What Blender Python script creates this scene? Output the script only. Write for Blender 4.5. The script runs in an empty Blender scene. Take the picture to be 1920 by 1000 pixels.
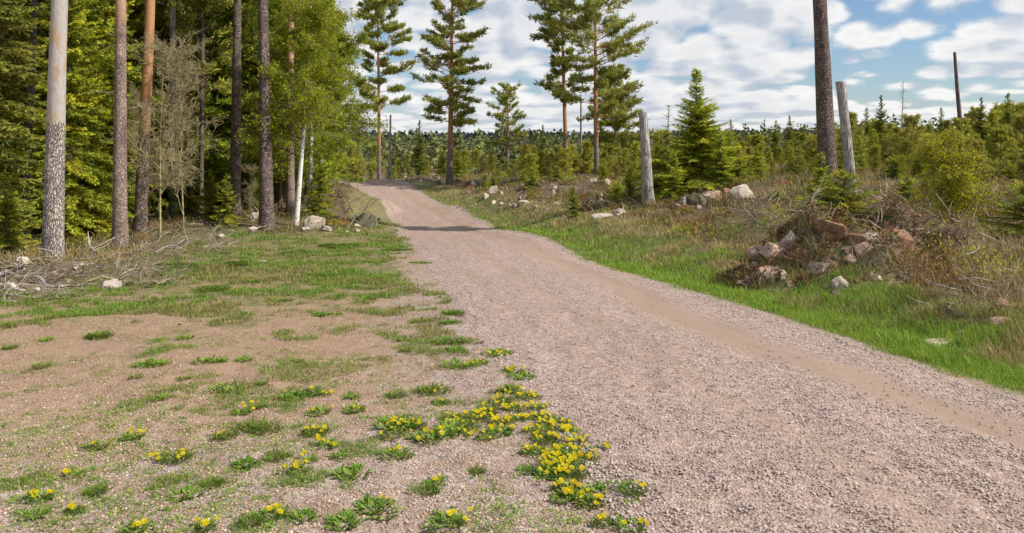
import bpy, math, random
import numpy as np

# ------------------------------------------------------------------ camera, sky, sun
F = 1400.0            # focal length in photograph pixels (1920 wide)
HY = 262.0            # row of the true horizon
CAMZ = 1.6
SC = bpy.context.scene
COL = SC.collection
cd = bpy.data.cameras.new('camera'); cam = bpy.data.objects.new('camera', cd); COL.objects.link(cam)
cd.sensor_width = 36.0; cd.lens = 36.0 * F / 1920.0
cd.shift_y = -(500.0 - HY) / 1920.0
cd.clip_start = 0.05; cd.clip_end = 5000.0
cam.location = (0, 0, CAMZ); cam.rotation_euler = (math.radians(90), 0, 0)
SC.camera = cam
SC.view_settings.view_transform = 'Standard'; SC.view_settings.look = 'None'
SC.view_settings.exposure = 0.14; SC.view_settings.gamma = 1.0

SUN_DIR = np.array([0.955, -0.295, 0.0]); SUN_DIR /= np.linalg.norm(SUN_DIR)
SUN_EL = math.radians(44)
sl = bpy.data.lights.new('sun', 'SUN'); so = bpy.data.objects.new('sun', sl); COL.objects.link(so)
sl.energy = 4.8; sl.angle = math.radians(0.5); sl.color = (1.0, 0.95, 0.86)
from mathutils import Vector
sv = Vector((SUN_DIR[0] * math.cos(SUN_EL), SUN_DIR[1] * math.cos(SUN_EL), math.sin(SUN_EL)))
so.rotation_euler = sv.to_track_quat('Z', 'Y').to_euler()


class N:
    """small node-tree helper"""
    def __init__(s, t): s.t = t
    def new(s, kind, **kw):
        n = s.t.nodes.new(kind)
        for k, v in kw.items():
            setattr(n, k, v)
        return n
    def link(s, a, b): s.t.links.new(a, b)
    def put(s, sock, v):
        if isinstance(v, bpy.types.NodeSocket): s.link(v, sock)
        elif isinstance(v, (tuple, list)) and len(v) == 3 and sock.type == 'RGBA': sock.default_value = (*v, 1)
        else: sock.default_value = v
    def math(s, op, a, b=0.0, c=None, clamp=False):
        n = s.new('ShaderNodeMath', operation=op); n.use_clamp = clamp
        s.put(n.inputs[0], a); s.put(n.inputs[1], b)
        if c is not None: s.put(n.inputs[2], c)
        return n.outputs[0]
    def vmath(s, op, a, b):
        n = s.new('ShaderNodeVectorMath', operation=op); s.put(n.inputs[0], a); s.put(n.inputs[1], b)
        return n.outputs[0]
    def mix(s, f, a, b, mode='MIX'):
        n = s.new('ShaderNodeMix', data_type='RGBA', blend_type=mode)
        s.put(n.inputs[0], f); s.put(n.inputs[6], a); s.put(n.inputs[7], b)
        return n.outputs[2]
    def noise(s, vec, scale, detail=4, rough=0.55, out='Fac', dim='3D', dist=0.0):
        n = s.new('ShaderNodeTexNoise', noise_dimensions=dim)
        if vec is not None: s.link(vec, n.inputs['Vector'])
        n.inputs['Scale'].default_value = scale; n.inputs['Detail'].default_value = detail
        n.inputs['Roughness'].default_value = rough; n.inputs['Distortion'].default_value = dist
        return n.outputs[out]
    def ramp(s, fac, stops, interp='LINEAR'):
        n = s.new('ShaderNodeValToRGB'); n.color_ramp.interpolation = interp
        e = n.color_ramp.elements
        while len(e) < len(stops): e.new(0.5)
        for k, (p, c) in enumerate(stops):
            e[k].position = p; e[k].color = (*c, 1) if len(c) == 3 else c
        s.put(n.inputs[0], fac)
        return n.outputs[0]
    def smooth(s, x, a, b):
        n = s.new('ShaderNodeMapRange', interpolation_type='SMOOTHSTEP')
        s.put(n.inputs[0], x); n.inputs[1].default_value = a; n.inputs[2].default_value = b
        return n.outputs[0]


w = bpy.data.worlds.new('World'); SC.world = w; w.use_nodes = True
nt = w.node_tree; nt.nodes.clear(); n = N(nt)
sky = n.new('ShaderNodeTexSky', sky_type='NISHITA'); sky.sun_disc = False
sky.sun_elevation = SUN_EL; sky.sun_rotation = math.atan2(SUN_DIR[0], SUN_DIR[1])
sky.air_density = 1.0; sky.dust_density = 0.6; sky.ozone_density = 2.0
tc = n.new('ShaderNodeTexCoord'); sep = n.new('ShaderNodeSeparateXYZ'); n.link(tc.outputs['Generated'], sep.inputs[0])
zz = n.math('MAXIMUM', sep.outputs[2], 0.0)
az = n.math('ARCTAN2', sep.outputs[0], sep.outputs[1])
el = n.math('MULTIPLY', n.math('LOGARITHM', n.math('ADD', n.math('MULTIPLY', zz, 40.0), 1.0), math.e), 1.5)   # rows of cloud crowd together towards the horizon


def cloud_density(de, da):
    comb = n.new('ShaderNodeCombineXYZ')
    n.put(comb.inputs[0], n.math('MULTIPLY_ADD', az, 5.0, da)); n.put(comb.inputs[1], n.math('ADD', el, de)); comb.inputs[2].default_value = 4.3
    big = n.noise(comb.outputs[0], 0.62, 2, 0.5)
    fine = n.noise(comb.outputs[0], 2.0, 8, 0.58, dist=0.1)
    vo = n.new('ShaderNodeTexVoronoi', feature='F1', voronoi_dimensions='2D'); n.link(comb.outputs[0], vo.inputs['Vector']); vo.inputs['Scale'].default_value = 4.6
    puff = n.math('MULTIPLY', n.math('SUBTRACT', .55, vo.outputs['Distance']), .22)
    return n.math('ADD', n.math('ADD', n.math('MULTIPLY', big, 0.55), n.math('MULTIPLY', fine, 0.50)), puff)


d0 = cloud_density(3.7, 5.2)
d1 = cloud_density(3.92, 5.26)      # the same cloud a little higher and sunward: tells tops from bases
high = n.smooth(zz, 0.22, 0.5)
cover = n.smooth(n.math('SUBTRACT', d0, n.math('MULTIPLY', high, 0.07)), 0.425, 0.530)
lit = n.smooth(n.math('SUBTRACT', d0, d1), -0.13, 0.08)
thick = n.smooth(d0, 0.52, 0.66)
ccol = n.mix(lit, (0.50, 0.55, 0.63), (0.88, 0.87, 0.855))
ccol = n.mix(n.math('MULTIPLY', thick, 0.30), ccol, (0.50, 0.54, 0.61))
skyc = n.mix(1.0, sky.outputs[0], (0.086, 0.096, 0.108), 'MULTIPLY')
low = n.smooth(zz, 0.09, 0.0)
skyc = n.mix(n.math('MULTIPLY', low, 0.22), skyc, (0.50, 0.62, 0.78))
fin = n.mix(n.math('MULTIPLY', cover, 0.95), skyc, ccol)
bg = n.new('ShaderNodeBackground'); n.link(fin, bg.inputs[0]); bg.inputs[1].default_value = 1.0
wo = n.new('ShaderNodeOutputWorld'); n.link(bg.outputs[0], wo.inputs[0])

# ------------------------------------------------------------------ numeric helpers
def hash2(ix, iy, s):
    h = (ix.astype(np.int64) * 374761393 + iy.astype(np.int64) * 668265263 + s * 1274126177) & 0xffffffff
    h = ((h ^ (h >> 13)) * 1274126177) & 0xffffffff
    return ((h ^ (h >> 16)) & 0xffff) / 65535.0

def vnoise(x, y, s=0):
    x = np.asarray(x, float); y = np.asarray(y, float)
    ix = np.floor(x); iy = np.floor(y); fx = x - ix; fy = y - iy
    fx = fx * fx * (3 - 2 * fx); fy = fy * fy * (3 - 2 * fy)
    a = hash2(ix, iy, s); b = hash2(ix + 1, iy, s); c = hash2(ix, iy + 1, s); d = hash2(ix + 1, iy + 1, s)
    return (a * (1 - fx) + b * fx) * (1 - fy) + (c * (1 - fx) + d * fx) * fy

def fbm(x, y, s=0, o=4):
    t = 0; a = 0.5; k = 1.0; tot = 0
    for i in range(o):
        t = t + a * vnoise(np.asarray(x) * k + 17.3 * i, np.asarray(y) * k - 9.1 * i, s + i); tot += a; a *= 0.5; k *= 2.03
    return t / tot

def sstep(x, a, b):
    t = np.clip((np.asarray(x, float) - a) / (b - a), 0, 1); return t * t * (3 - 2 * t)

# road edges in plan: distance ahead -> x of the left and the right edge
RD = np.array([-6, 0, 10, 20, 25, 30, 33, 40, 47, 54, 61, 66, 72, 80, 95])
RL = np.array([2.33, 1.18, -.72, -2.55, -3.4, -4.25, -4.65, -6.2, -8.2, -10.4, -13.0, -15.3, -19.2, -26, -43])
RR = np.array([6.2, 5.09, 3.18, 1.28, .32, -.63, -.95, -2.34, -4.1, -6.17, -8.1, -10.1, -13.2, -19, -36])
def smooth_edge(t):
    f = np.linspace(-6, 95, 400); g = np.interp(f, RD, t); k = np.ones(13) / 13
    return f, np.convolve(np.pad(g, 6, mode='reflect', reflect_type='odd'), k, 'valid')
FD, FL = smooth_edge(RL); _, FR = smooth_edge(RR)
def road_s(X, Y):
    l = np.interp(Y, FD, FL); r = np.interp(Y, FD, FR)
    return (X - l) / (r - l)

# terrain control points: photo column, photo row, metres ahead
CP = []
def cp(x, y, D): CP.append(((x - 960) / F * D, D, -(y - HY) / F * D))
for D in (1.5, 4, 8, 13, 19, 25):
    for X in ((-9, -4, 0, 3, 5) if D < 20 else (-9, -4, -1)):
        CP.append((X, D, -1.6 - .07 * D))
for X in (-8, 0, 6): CP.append((X, -6, -1.25))
for D, y in ((30, 434.7), (33, 430), (40, 411), (47, 391), (54, 370), (61, 350), (66, 340)):
    l = np.interp(D, FD, FL); r = np.interp(D, FD, FR)
    for X in (l, r): CP.append((X, D, -(y - HY) / F * D))
CP += [(-17, 74, -4.1), (-13, 74, -4.2), (-25, 85, -4.7), (-20, 95, -5)]
for a in ((98, 492, 17), (45, 462, 21), (225, 466, 21), (268, 440, 26), (500, 426, 28), (555, 426, 29), (440, 400, 33),
          (40, 520, 14), (300, 430, 27), (640, 366, 45), (600, 345, 52), (400, 395, 36), (200, 385, 40), (20, 400, 36),
          (500, 345, 60), (300, 335, 65), (690, 412, 31),
          (848, 346, 64), (711, 335, 74), (1062, 330, 62), (1118, 336, 58), (780, 333, 66), (930, 350, 46), (1000, 385, 36),
          (1213, 386, 28), (1100, 420, 24), (1000, 425, 27), (1300, 362, 30), (1430, 375, 27), (1360, 420, 20), (1593, 362, 24), (1555, 345, 28),
          (1700, 350, 27), (1850, 350, 25), (1900, 340, 30), (1500, 470, 15), (1480, 530, 12.5), (1400, 520, 13.5), (1700, 500, 13), (1850, 480, 12), (1780, 640, 8), (1900, 600, 8.5),
          (1250, 440, 20), (1900, 420, 17), (1300, 340, 45), (1600, 320, 45), (1850, 310, 45), (1000, 325, 70), (1200, 320, 70),
          (1600, 295, 90), (1850, 290, 90), (1900, 735, 6.0)): cp(*a)
for X in (-45, -20, 0, 20): CP.append((X, 105, -5.2))
for X in (45, 70): CP.append((X, 105, -3.0))
for Y in (20, 60): CP.append((-50, Y, -2.6 - Y * .01)); CP.append((50, Y, -1.2))
CP.append((-22, 5, -1.7)); CP.append((22, 4, -1.2))
CPA = np.array(CP)
def tps_k(r2): return np.where(r2 > 1e-9, 0.5 * r2 * np.log(np.maximum(r2, 1e-9)), 0)
_n = len(CPA); _d2 = ((CPA[:, None, :2] - CPA[None, :, :2]) ** 2).sum(-1)
_K = tps_k(_d2) + np.eye(_n) * 6.0
_P = np.c_[np.ones(_n), CPA[:, :2]]
_A = np.block([[_K, _P], [_P.T, np.zeros((3, 3))]])
_w = np.linalg.solve(_A, np.r_[CPA[:, 2], 0, 0, 0])
_gx = np.arange(-80, 80.1, 1.0); _gy = np.arange(-8, 112.1, 1.0)
_GX, _GY = np.meshgrid(_gx, _gy)
_q = np.c_[_GX.ravel(), _GY.ravel()]
_GZ = (tps_k(((_q[:, None] - CPA[None, :, :2]) ** 2).sum(-1)) @ _w[:_n] + _w[_n] + _q @ _w[_n + 1:]).reshape(_GX.shape)
_GZ = np.clip(_GZ, -6, -0.6)
def tps(X, Y):
    """bicubic-ish (smoothed bilinear) lookup, height relative to the camera"""
    X = np.asarray(X, float); Y = np.asarray(Y, float)
    fx = np.clip(X - _gx[0], 0, len(_gx) - 1.001); fy = np.clip(Y - _gy[0], 0, len(_gy) - 1.001)
    ix = fx.astype(int); iy = fy.astype(int); u = fx - ix; v = fy - iy
    return (_GZ[iy, ix] * (1 - u) + _GZ[iy, ix + 1] * u) * (1 - v) + (_GZ[iy + 1, ix] * (1 - u) + _GZ[iy + 1, ix + 1] * u) * v
# humps on the ground: centre, half sizes, height
MOUNDS = [(5.75, 13.4, 1.5, 1.3, .80), (7.3, 13.4, 1.1, 1.2, .62), (4.8, 12.9, 1.0, .8, .38), (6.4, 12.2, 2.0, 1.0, .25), (8.2, 31.2 - 3, 2.0, 1.2, .5), (-9.2, 13.6, 2.2, 1.3, .25), (-6.9, 15.8, 2.0, 1.4, .22), (-9.5, 43.0, 3, 6, .7)]
def terrain(X, Y):
    X = np.asarray(X, float); Y = np.asarray(Y, float)
    z = tps(X, Y)
    R = np.hypot(X, Y)
    far = -5.4 + 2.6 * sstep(X / np.maximum(np.abs(Y), 1), 0.15, 0.55) + 0.004 * np.clip(R - 300, 0, 400) + (fbm(X / 90, Y / 90, 5) - .5) * 2.0
    f = np.maximum(sstep(R, 85, 125), sstep(-Y, 4, 8) * 0)
    z = z * (1 - f) + far * f
    s = road_s(X, Y)
    off = np.where(s > .5, (s - 1) * 4.0, -s * 4.0)     # metres outside the road
    rough = sstep(off, .1, 3.0)
    leftclear = (s < .5) * sstep(-Y, -20, -12)
    rough = rough * (1 - .85 * leftclear)
    z = z + (fbm(X * .55, Y * .55, 11) - .5) * .42 * rough + (fbm(X * 2.2, Y * 2.2, 12) - .5) * .12 * rough
    z = z + (fbm(X * 1.2, Y * 1.2, 15) - .5) * .07 + (fbm(X * 4.5, Y * 4.5, 16, 3) - .5) * .045 * leftclear
    for mx, my, rx, ry, hh in MOUNDS:
        q = np.clip(1 - ((X - mx) / rx) ** 2 - ((Y - my) / ry) ** 2, 0, 1)
        z = z + hh * q ** .8 * (.35 + 1.25 * fbm(X * 1.9 + 3, Y * 1.9, 19, 5)) + q * (fbm(X * 6, Y * 6, 20, 3) - .5) * .22 * min(1, hh * 2)
    right = (s > .5)
    z = z - 0.16 * right * np.exp(-((off - 1.3) / .8) ** 2)       # shallow ditch
    return z + CAMZ
def at(x, D):
    """point on the ground below photo column x, D metres ahead"""
    X = (x - 960) / F * D
    return np.array([X, D, float(terrain(X, D))])
_DL = np.exp(np.linspace(math.log(2.0), math.log(110), 900)); _XC = np.arange(-200, 2121, 4.0)
_TX = (_XC[:, None] - 960) / F * _DL[None]; _TZ = terrain(_TX, np.broadcast_to(_DL, _TX.shape)); _TY = HY - (_TZ - CAMZ) / _DL * F
def G(x, y):
    """point on the ground seen at photo pixel (x, y)"""
    i = int(round((x + 200) / 4)); k = int(np.argmax(_TY[i] <= y))
    D = _DL[k]; X = (x - 960) / F * D
    return np.array([X, D, _TZ[i, k]])

# ------------------------------------------------------------------ mesh building
def make_mesh(name, V, Fc, mat, col=None, smooth=False, extra=None):
    """V (n,3); Fc list of (m,k) index arrays"""
    me = bpy.data.meshes.new(name)
    V = np.asarray(V, np.float32)
    me.vertices.add(len(V)); me.vertices.foreach_set('co', V.ravel())
    Fc = [np.asarray(f, np.int32) for f in Fc if len(f)]
    li = np.concatenate([f.ravel() for f in Fc]); cnt = np.concatenate([np.full(len(f), f.shape[1], np.int32) for f in Fc])
    st = np.concatenate([[0], np.cumsum(cnt)[:-1]]).astype(np.int32)
    me.loops.add(len(li)); me.loops.foreach_set('vertex_index', li)
    me.polygons.add(len(cnt)); me.polygons.foreach_set('loop_start', st); me.polygons.foreach_set('loop_total', cnt)
    if smooth: me.polygons.foreach_set('use_smooth', np.ones(len(cnt), bool))
    me.update(calc_edges=True)
    if col is not None:
        a = me.attributes.new('tint', 'FLOAT_COLOR', 'POINT')
        c = np.ones((len(V), 4), np.float32); c[:, :3] = col; a.data.foreach_set('color', c.ravel())
    for k, v in (extra or {}).items():
        a = me.attributes.new(k, 'FLOAT', 'POINT'); a.data.foreach_set('value', np.asarray(v, np.float32))
    me.materials.append(mat)
    return me

class MB:
    def __init__(s): s.V = []; s.F3 = []; s.F4 = []; s.C = []; s.n = 0
    def add(s, V, f3=None, f4=None, col=(1, 1, 1)):
        V = np.asarray(V, float).reshape(-1, 3); s.V.append(V)
        if f3 is not None and len(f3): s.F3.append(np.asarray(f3) + s.n)
        if f4 is not None and len(f4): s.F4.append(np.asarray(f4) + s.n)
        c = np.empty((len(V), 3)); c[:] = col; s.C.append(c); s.n += len(V)
    def tris(s, T, col):
        """T (m,3,3) triangles, col (m,3) or (3,)"""
        m = len(T); c = np.empty((m, 3)); c[:] = col
        s.add(T.reshape(-1, 3), np.arange(3 * m).reshape(m, 3), None, np.repeat(c, 3, 0))
    def segs(s, P0, P1, r0, r1, col, k=3):
        """straight tapered sticks"""
        P0 = np.asarray(P0, float); P1 = np.asarray(P1, float); m = len(P0)
        if m == 0: return
        d = P1 - P0; d /= np.maximum(np.linalg.norm(d, axis=1, keepdims=True), 1e-9)
        up = np.where(np.abs(d[:, 2:3]) > .9, np.array([[1., 0, 0]]), np.array([[0, 0, 1.]]))
        a = np.cross(d, up); a /= np.linalg.norm(a, axis=1, keepdims=True); b = np.cross(d, a)
        r0 = np.broadcast_to(np.asarray(r0, float), (m,)); r1 = np.broadcast_to(np.asarray(r1, float), (m,))
        V = np.empty((m, 2 * k, 3))
        for i in range(k):
            t = 2 * math.pi * i / k; o = a * math.cos(t) + b * math.sin(t)
            V[:, i] = P0 + o * r0[:, None]; V[:, k + i] = P1 + o * r1[:, None]
        q = np.array([[i, (i + 1) % k, k + (i + 1) % k, k + i] for i in range(k)])
        f = (q[None] + (np.arange(m) * 2 * k)[:, None, None]).reshape(-1, 4)
        c = np.empty((m, 3)); c[:] = col
        s.add(V.reshape(-1, 3), None, f, np.repeat(c, 2 * k, 0))
    def tube(s, P, R, k=12, col=(1, 1, 1), rn=0.0, seed=0, cap=True):
        """ringed tube along P with radii R and a rough wall"""
        P = np.asarray(P, float); R = np.asarray(R, float); m = len(P)
        T = np.gradient(P, axis=0); T /= np.linalg.norm(T, axis=1, keepdims=True)
        up = np.array([1., 0, 0]) if abs(T[0, 2]) > .7 else np.array([0, 0, 1.])
        a = np.cross(T, up); a /= np.linalg.norm(a, axis=1, keepdims=True); b = np.cross(T, a)
        th = np.arange(k) * 2 * math.pi / k
        L = np.concatenate([[0], np.cumsum(np.linalg.norm(np.diff(P, axis=0), axis=1))])
        rr = R[:, None] * np.ones((1, k))
        if rn: rr = rr * (1 + rn * (2 * fbm((np.cos(th)[None] * 2.5 + L[:, None] * .0) + seed * 3.1 + np.sin(th)[None] * 6.3, L[:, None] / max(R[0], .02) * .35 + np.sin(th)[None] * 1.5, seed, 3) - 1))
        V = P[:, None] + rr[..., None] * (a[:, None] * np.cos(th)[None, :, None] + b[:, None] * np.sin(th)[None, :, None])
        V = V.reshape(-1, 3)
        i = np.arange(m - 1)[:, None] * k; j = np.arange(k)[None]; j2 = (j + 1) % k
        f = np.stack([i + j, i + j2, i + k + j2, i + k + j], -1).reshape(-1, 4)
        f3 = None
        if cap:
            V = np.vstack([V, P[-1]]); c0 = (m - 1) * k; jj = np.arange(k)
            f3 = np.stack([c0 + jj, c0 + (jj + 1) % k, np.full(k, m * k)], -1)
        s.add(V, f3, f, col)
    def mesh(s, name, mat, smooth=False):
        return make_mesh(name, np.concatenate(s.V), [np.concatenate(x) for x in (s.F3, s.F4) if x], mat, np.concatenate(s.C), smooth)

def link(name, data, parent=None, loc=None):
    o = bpy.data.objects.new(name, data); COL.objects.link(o)
    if parent is not None: o.parent = parent
    if loc is not None: o.location = loc
    return o
def tag(o, label=None, cat=None, group=None, kind=None):
    if label: o['label'] = label
    if cat: o['category'] = cat
    if group: o['group'] = group
    if kind: o['kind'] = kind
    return o
def thing(name, label, cat, loc=(0, 0, 0), rz=0.0, group=None, scale=1.0, tilt=(0, 0)):
    o = bpy.data.objects.new(name, None); COL.objects.link(o)
    o.empty_display_size = .2
    o.location = loc; o.rotation_euler = (tilt[0], tilt[1], rz); o.scale = (scale,) * 3 if np.isscalar(scale) else scale
    return tag(o, label, cat, group)
def kit(name, parts, label, cat, loc, rz=0.0, group=None, scale=1.0, tilt=(0, 0)):
    """a thing made of shared part meshes [(part name, mesh), ...]"""
    t = thing(name, label, cat, loc, rz, group, scale, tilt)
    for p in parts: link(p[0], p[1], t)
    return t

# ------------------------------------------------------------------ materials
def mat(name):
    m = bpy.data.materials.new(name); m.use_nodes = True; m.node_tree.nodes.clear(); return m, N(m.node_tree)
def finish(n, color, rough=.85, bump=None, strength=.5, dist=.01, trans=None, spec=.3):
    p = n.new('ShaderNodeBsdfPrincipled'); n.put(p.inputs['Base Color'], color); n.put(p.inputs['Roughness'], rough)
    p.inputs['Specular IOR Level'].default_value = spec
    if bump is not None:
        b = n.new('ShaderNodeBump'); n.put(b.inputs['Height'], bump); b.inputs['Strength'].default_value = strength; b.inputs['Distance'].default_value = dist
        n.link(b.outputs[0], p.inputs['Normal'])
    o = n.new('ShaderNodeOutputMaterial')
    if trans:
        t = n.new('ShaderNodeBsdfTranslucent'); n.put(t.inputs[0], color)
        m = n.new('ShaderNodeMixShader'); m.inputs[0].default_value = trans
        n.link(p.outputs[0], m.inputs[1]); n.link(t.outputs[0], m.inputs[2]); n.link(m.outputs[0], o.inputs[0])
    else: n.link(p.outputs[0], o.inputs[0])

def leafmat(name, trans=.3, rough=.6, var=.35, spec=.25, gain=(1, 1, 1)):
    m, n = mat(name)
    at_ = n.new('ShaderNodeAttribute', attribute_name='tint')
    oi = n.new('ShaderNodeObjectInfo')
    g = n.new('ShaderNodeNewGeometry')
    nz = n.noise(g.outputs['Position'], 1.3, 3)
    k = n.math('ADD', n.math('MULTIPLY', oi.outputs['Random'], var * .8), n.math('MULTIPLY', nz, .5))
    c = n.mix(1.0, at_.outputs['Color'], n.ramp(k, [(.1, tuple(a * b for a, b in zip((.68, .78, .72), gain))), (.45, gain), (.85, tuple(a * b for a, b in zip((1.22, 1.15, .9), gain)))]), 'MULTIPLY')
    finish(n, c, rough, trans=trans, spec=spec)
    return m
M_NEEDLE = leafmat('needles', .38, .65, spec=.12, gain=(2.15, 1.92, 1.25))
M_LEAF = leafmat('leaves', .45, .55, .2, .08, gain=(1.4, 1.12, .42))
M_GRASS = leafmat('grass_blades', .35, .6, 0, .15, gain=(1.4, 1.38, 1.1))
M_DRY = leafmat('dry_stalks', .25, .8, 0, .15, gain=(1.25, 1.2, 1.15))
M_PETAL = leafmat('petals', .3, .6, 0)

def barkmat(name, base, crack, ztop=None, top=None, scale=14.0, stretch=.28, strength=.9, patch=None):
    m, n = mat(name)
    tc = n.new('ShaderNodeTexCoord'); mp = n.new('ShaderNodeMapping'); n.link(tc.outputs['Object'], mp.inputs[0])
    mp.inputs['Scale'].default_value = (1, 1, stretch)
    wob = n.noise(mp.outputs[0], 5, 3, out='Color')
    v = n.vmath('ADD', mp.outputs[0], n.vmath('MULTIPLY', wob, (.12, .12, .12)))
    vo = n.new('ShaderNodeTexVoronoi', feature='DISTANCE_TO_EDGE'); n.link(v, vo.inputs['Vector']); vo.inputs['Scale'].default_value = scale
    vc = n.new('ShaderNodeTexVoronoi'); n.link(v, vc.inputs['Vector']); vc.inputs['Scale'].default_value = scale
    edge = n.smooth(n.math('ADD', vo.outputs[0], n.math('MULTIPLY', n.math('SUBTRACT', n.noise(tc.outputs['Object'], 30, 5, .7), .5), .22)), -.03, .20)
    fine = n.noise(tc.outputs['Object'], 38, 5)
    sx = n.new('ShaderNodeSeparateColor'); n.link(vc.outputs['Color'], sx.inputs[0])
    plate = n.mix(sx.outputs[0], tuple(x * .65 for x in base), tuple(min(1, x * 1.45) for x in base))
    plate = n.mix(n.math('MULTIPLY', fine, .5), plate, tuple(min(1, x * 1.8) for x in base))
    c = n.mix(edge, crack, plate)
    blot = n.noise(tc.outputs['Object'], 2.2, 4, .6)
    c = n.mix(1.0, c, n.ramp(blot, [(.32, (.62, .60, .58)), (.5, (1, .98, .96)), (.68, (1.32, 1.28, 1.22))]), 'MULTIPLY')
    hgt = n.math('ADD', n.math('MULTIPLY', edge, .7), n.math('MULTIPLY', fine, .5))
    if ztop is not None:
        s = n.new('ShaderNodeSeparateXYZ'); n.link(tc.outputs['Object'], s.inputs[0])
        zn = n.math('ADD', s.outputs[2], n.math('MULTIPLY', n.math('SUBTRACT', n.noise(tc.outputs['Object'], 1.3, 4), .5), 3.0 if patch is None else .5))
        f = n.smooth(zn, ztop - (1.2 if patch is None else .1), ztop + (1.2 if patch is None else .1))
        fl = n.mix(n.noise(mp.outputs[0], 26, 5, .65), tuple(x * .55 for x in top), tuple(min(1, x * 1.4) for x in top))
        if patch is not None:
            fl = n.mix(n.smooth(n.noise(mp.outputs[0], 7, 3), .52, .62), fl, patch)
        c = n.mix(f, c, fl); hgt = n.mix(f, hgt, n.math('MULTIPLY', n.noise(mp.outputs[0], 26, 4), .35))
    finish(n, c, .92, hgt, strength, .03, spec=.12)
    return m
M_BARK = barkmat('pine_bark', (.28, .23, .20), (.09, .07, .06), None, None, 26, .4)
M_BARKO = barkmat('pine_bark_orange_top', (.29, .225, .19), (.07, .05, .04), 3.6, (.46, .24, .12), 30, .35)
M_BARKF = barkmat('pine_bark_reddish', (.34, .26, .22), (.13, .09, .075), 6.6, (.50, .30, .19), 30, .4)
M_SPRBARK = barkmat('spruce_bark', (.17, .14, .125), (.05, .04, .035), None, None, 24, .6, .5)
M_SNAG = barkmat('stripped_snag', (.42, .37, .33), (.12, .095, .08), 3.25, (.43, .385, .35), 26, .32, 1.0, (.42, .29, .18))
M_GREYWOOD = barkmat('grey_dead_wood', (.36, .34, .32), (.17, .15, .135), None, None, 20, .10, .5)
M_PLATEBARK = barkmat('dark_plated_bark', (.26, .20, .18), (.05, .036, .032), None, None, 24, .45, 1.4)

m, n = mat('birch_bark'); M_BIRCH = m
tc = n.new('ShaderNodeTexCoord'); mp = n.new('ShaderNodeMapping'); n.link(tc.outputs['Object'], mp.inputs[0]); mp.inputs['Scale'].default_value = (1, 1, 2.6)
nz = n.noise(mp.outputs[0], 6, 5, .65)
c = n.mix(n.smooth(nz, .56, .62), (.70, .68, .63), (.06, .055, .05))
finish(n, c, .7, nz, .3)

m, n = mat('twigs'); M_TWIG = m
a = n.new('ShaderNodeAttribute', attribute_name='tint'); g = n.new('ShaderNodeNewGeometry')
finish(n, n.mix(1.0, a.outputs['Color'], n.ramp(n.noise(g.outputs['Position'], 9, 4), [(.3, (.6, .6, .62)), (.7, (1.3, 1.25, 1.2))]), 'MULTIPLY'), .9, spec=.1)

def rockmat(name, c1, c2, moss=.35, mosscol=(.07, .075, .025)):
    m, n = mat(name)
    tc = n.new('ShaderNodeTexCoord'); g = n.new('ShaderNodeNewGeometry')
    a = n.noise(tc.outputs['Object'], 3.0, 6, .6); f = n.noise(tc.outputs['Object'], 28, 5, .7)
    c = n.mix(n.smooth(a, .35, .65), c1, c2)
    c = n.mix(1.0, c, n.ramp(f, [(.3, (.55, .53, .52)), (.6, (1.15, 1.12, 1.1))]), 'MULTIPLY')
    li = n.smooth(n.noise(tc.outputs['Object'], 9, 4, .6), .60, .66)
    c = n.mix(n.math('MULTIPLY', li, .6), c, (.10, .095, .085))
    s = n.new('ShaderNodeSeparateXYZ'); n.link(g.outputs['Normal'], s.inputs[0])
    mo = n.math('MULTIPLY', n.smooth(n.noise(tc.outputs['Object'], 4.2, 5, .65), .62 - moss * .3, .68 - moss * .3), n.smooth(s.outputs[2], .05, .6))
    c = n.mix(mo, c, mosscol)
    finish(n, c, .9, n.math('ADD', a, n.math('MULTIPLY', f, .5)), .8, .03, spec=.15)
    return m
M_ROCK = rockmat('granite', (.58, .49, .41), (.40, .34, .30), .12)
M_ROCKPALE = rockmat('pale_granite', (.78, .68, .55), (.60, .49, .39), .05)
M_ROCKPINK = rockmat('pink_granite', (.58, .41, .32), (.42, .29, .22), .2)
M_ROCKMOSS = rockmat('mossy_granite', (.30, .27, .25), (.20, .17, .155), .8, (.11, .10, .04))
M_SOIL = rockmat('root_plate_soil', (.36, .21, .13), (.22, .13, .085), .3, (.16, .11, .05))

# ground: gravel, soil, moss by attributes
def gravel_nodes(n, pos, near=True):
    """stony colour and height from world position"""
    v1 = n.new('ShaderNodeTexVoronoi'); n.link(pos, v1.inputs['Vector']); v1.inputs['Scale'].default_value = 58
    v2 = n.new('ShaderNodeTexVoronoi'); n.link(pos, v2.inputs['Vector']); v2.inputs['Scale'].default_value = 27
    s1 = n.new('ShaderNodeSeparateColor'); n.link(v1.outputs['Color'], s1.inputs[0])
    s2 = n.new('ShaderNodeSeparateColor'); n.link(v2.outputs['Color'], s2.inputs[0])
    st = [(0, (.15, .115, .10)), (.18, (.25, .185, .16)), (.45, (.385, .295, .25)), (.7, (.455, .36, .31)), (.9, (.50, .405, .36)), (1, (.60, .52, .46))]
    c1 = n.ramp(s1.outputs[0], st); c2 = n.ramp(s2.outputs[1], st)
    c = n.mix(.42, c1, c2)
    sh = n.math('SUBTRACT', 1.0, n.math('MULTIPLY', v1.outputs['Distance'], 1.0))
    return c, sh, s2

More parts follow.
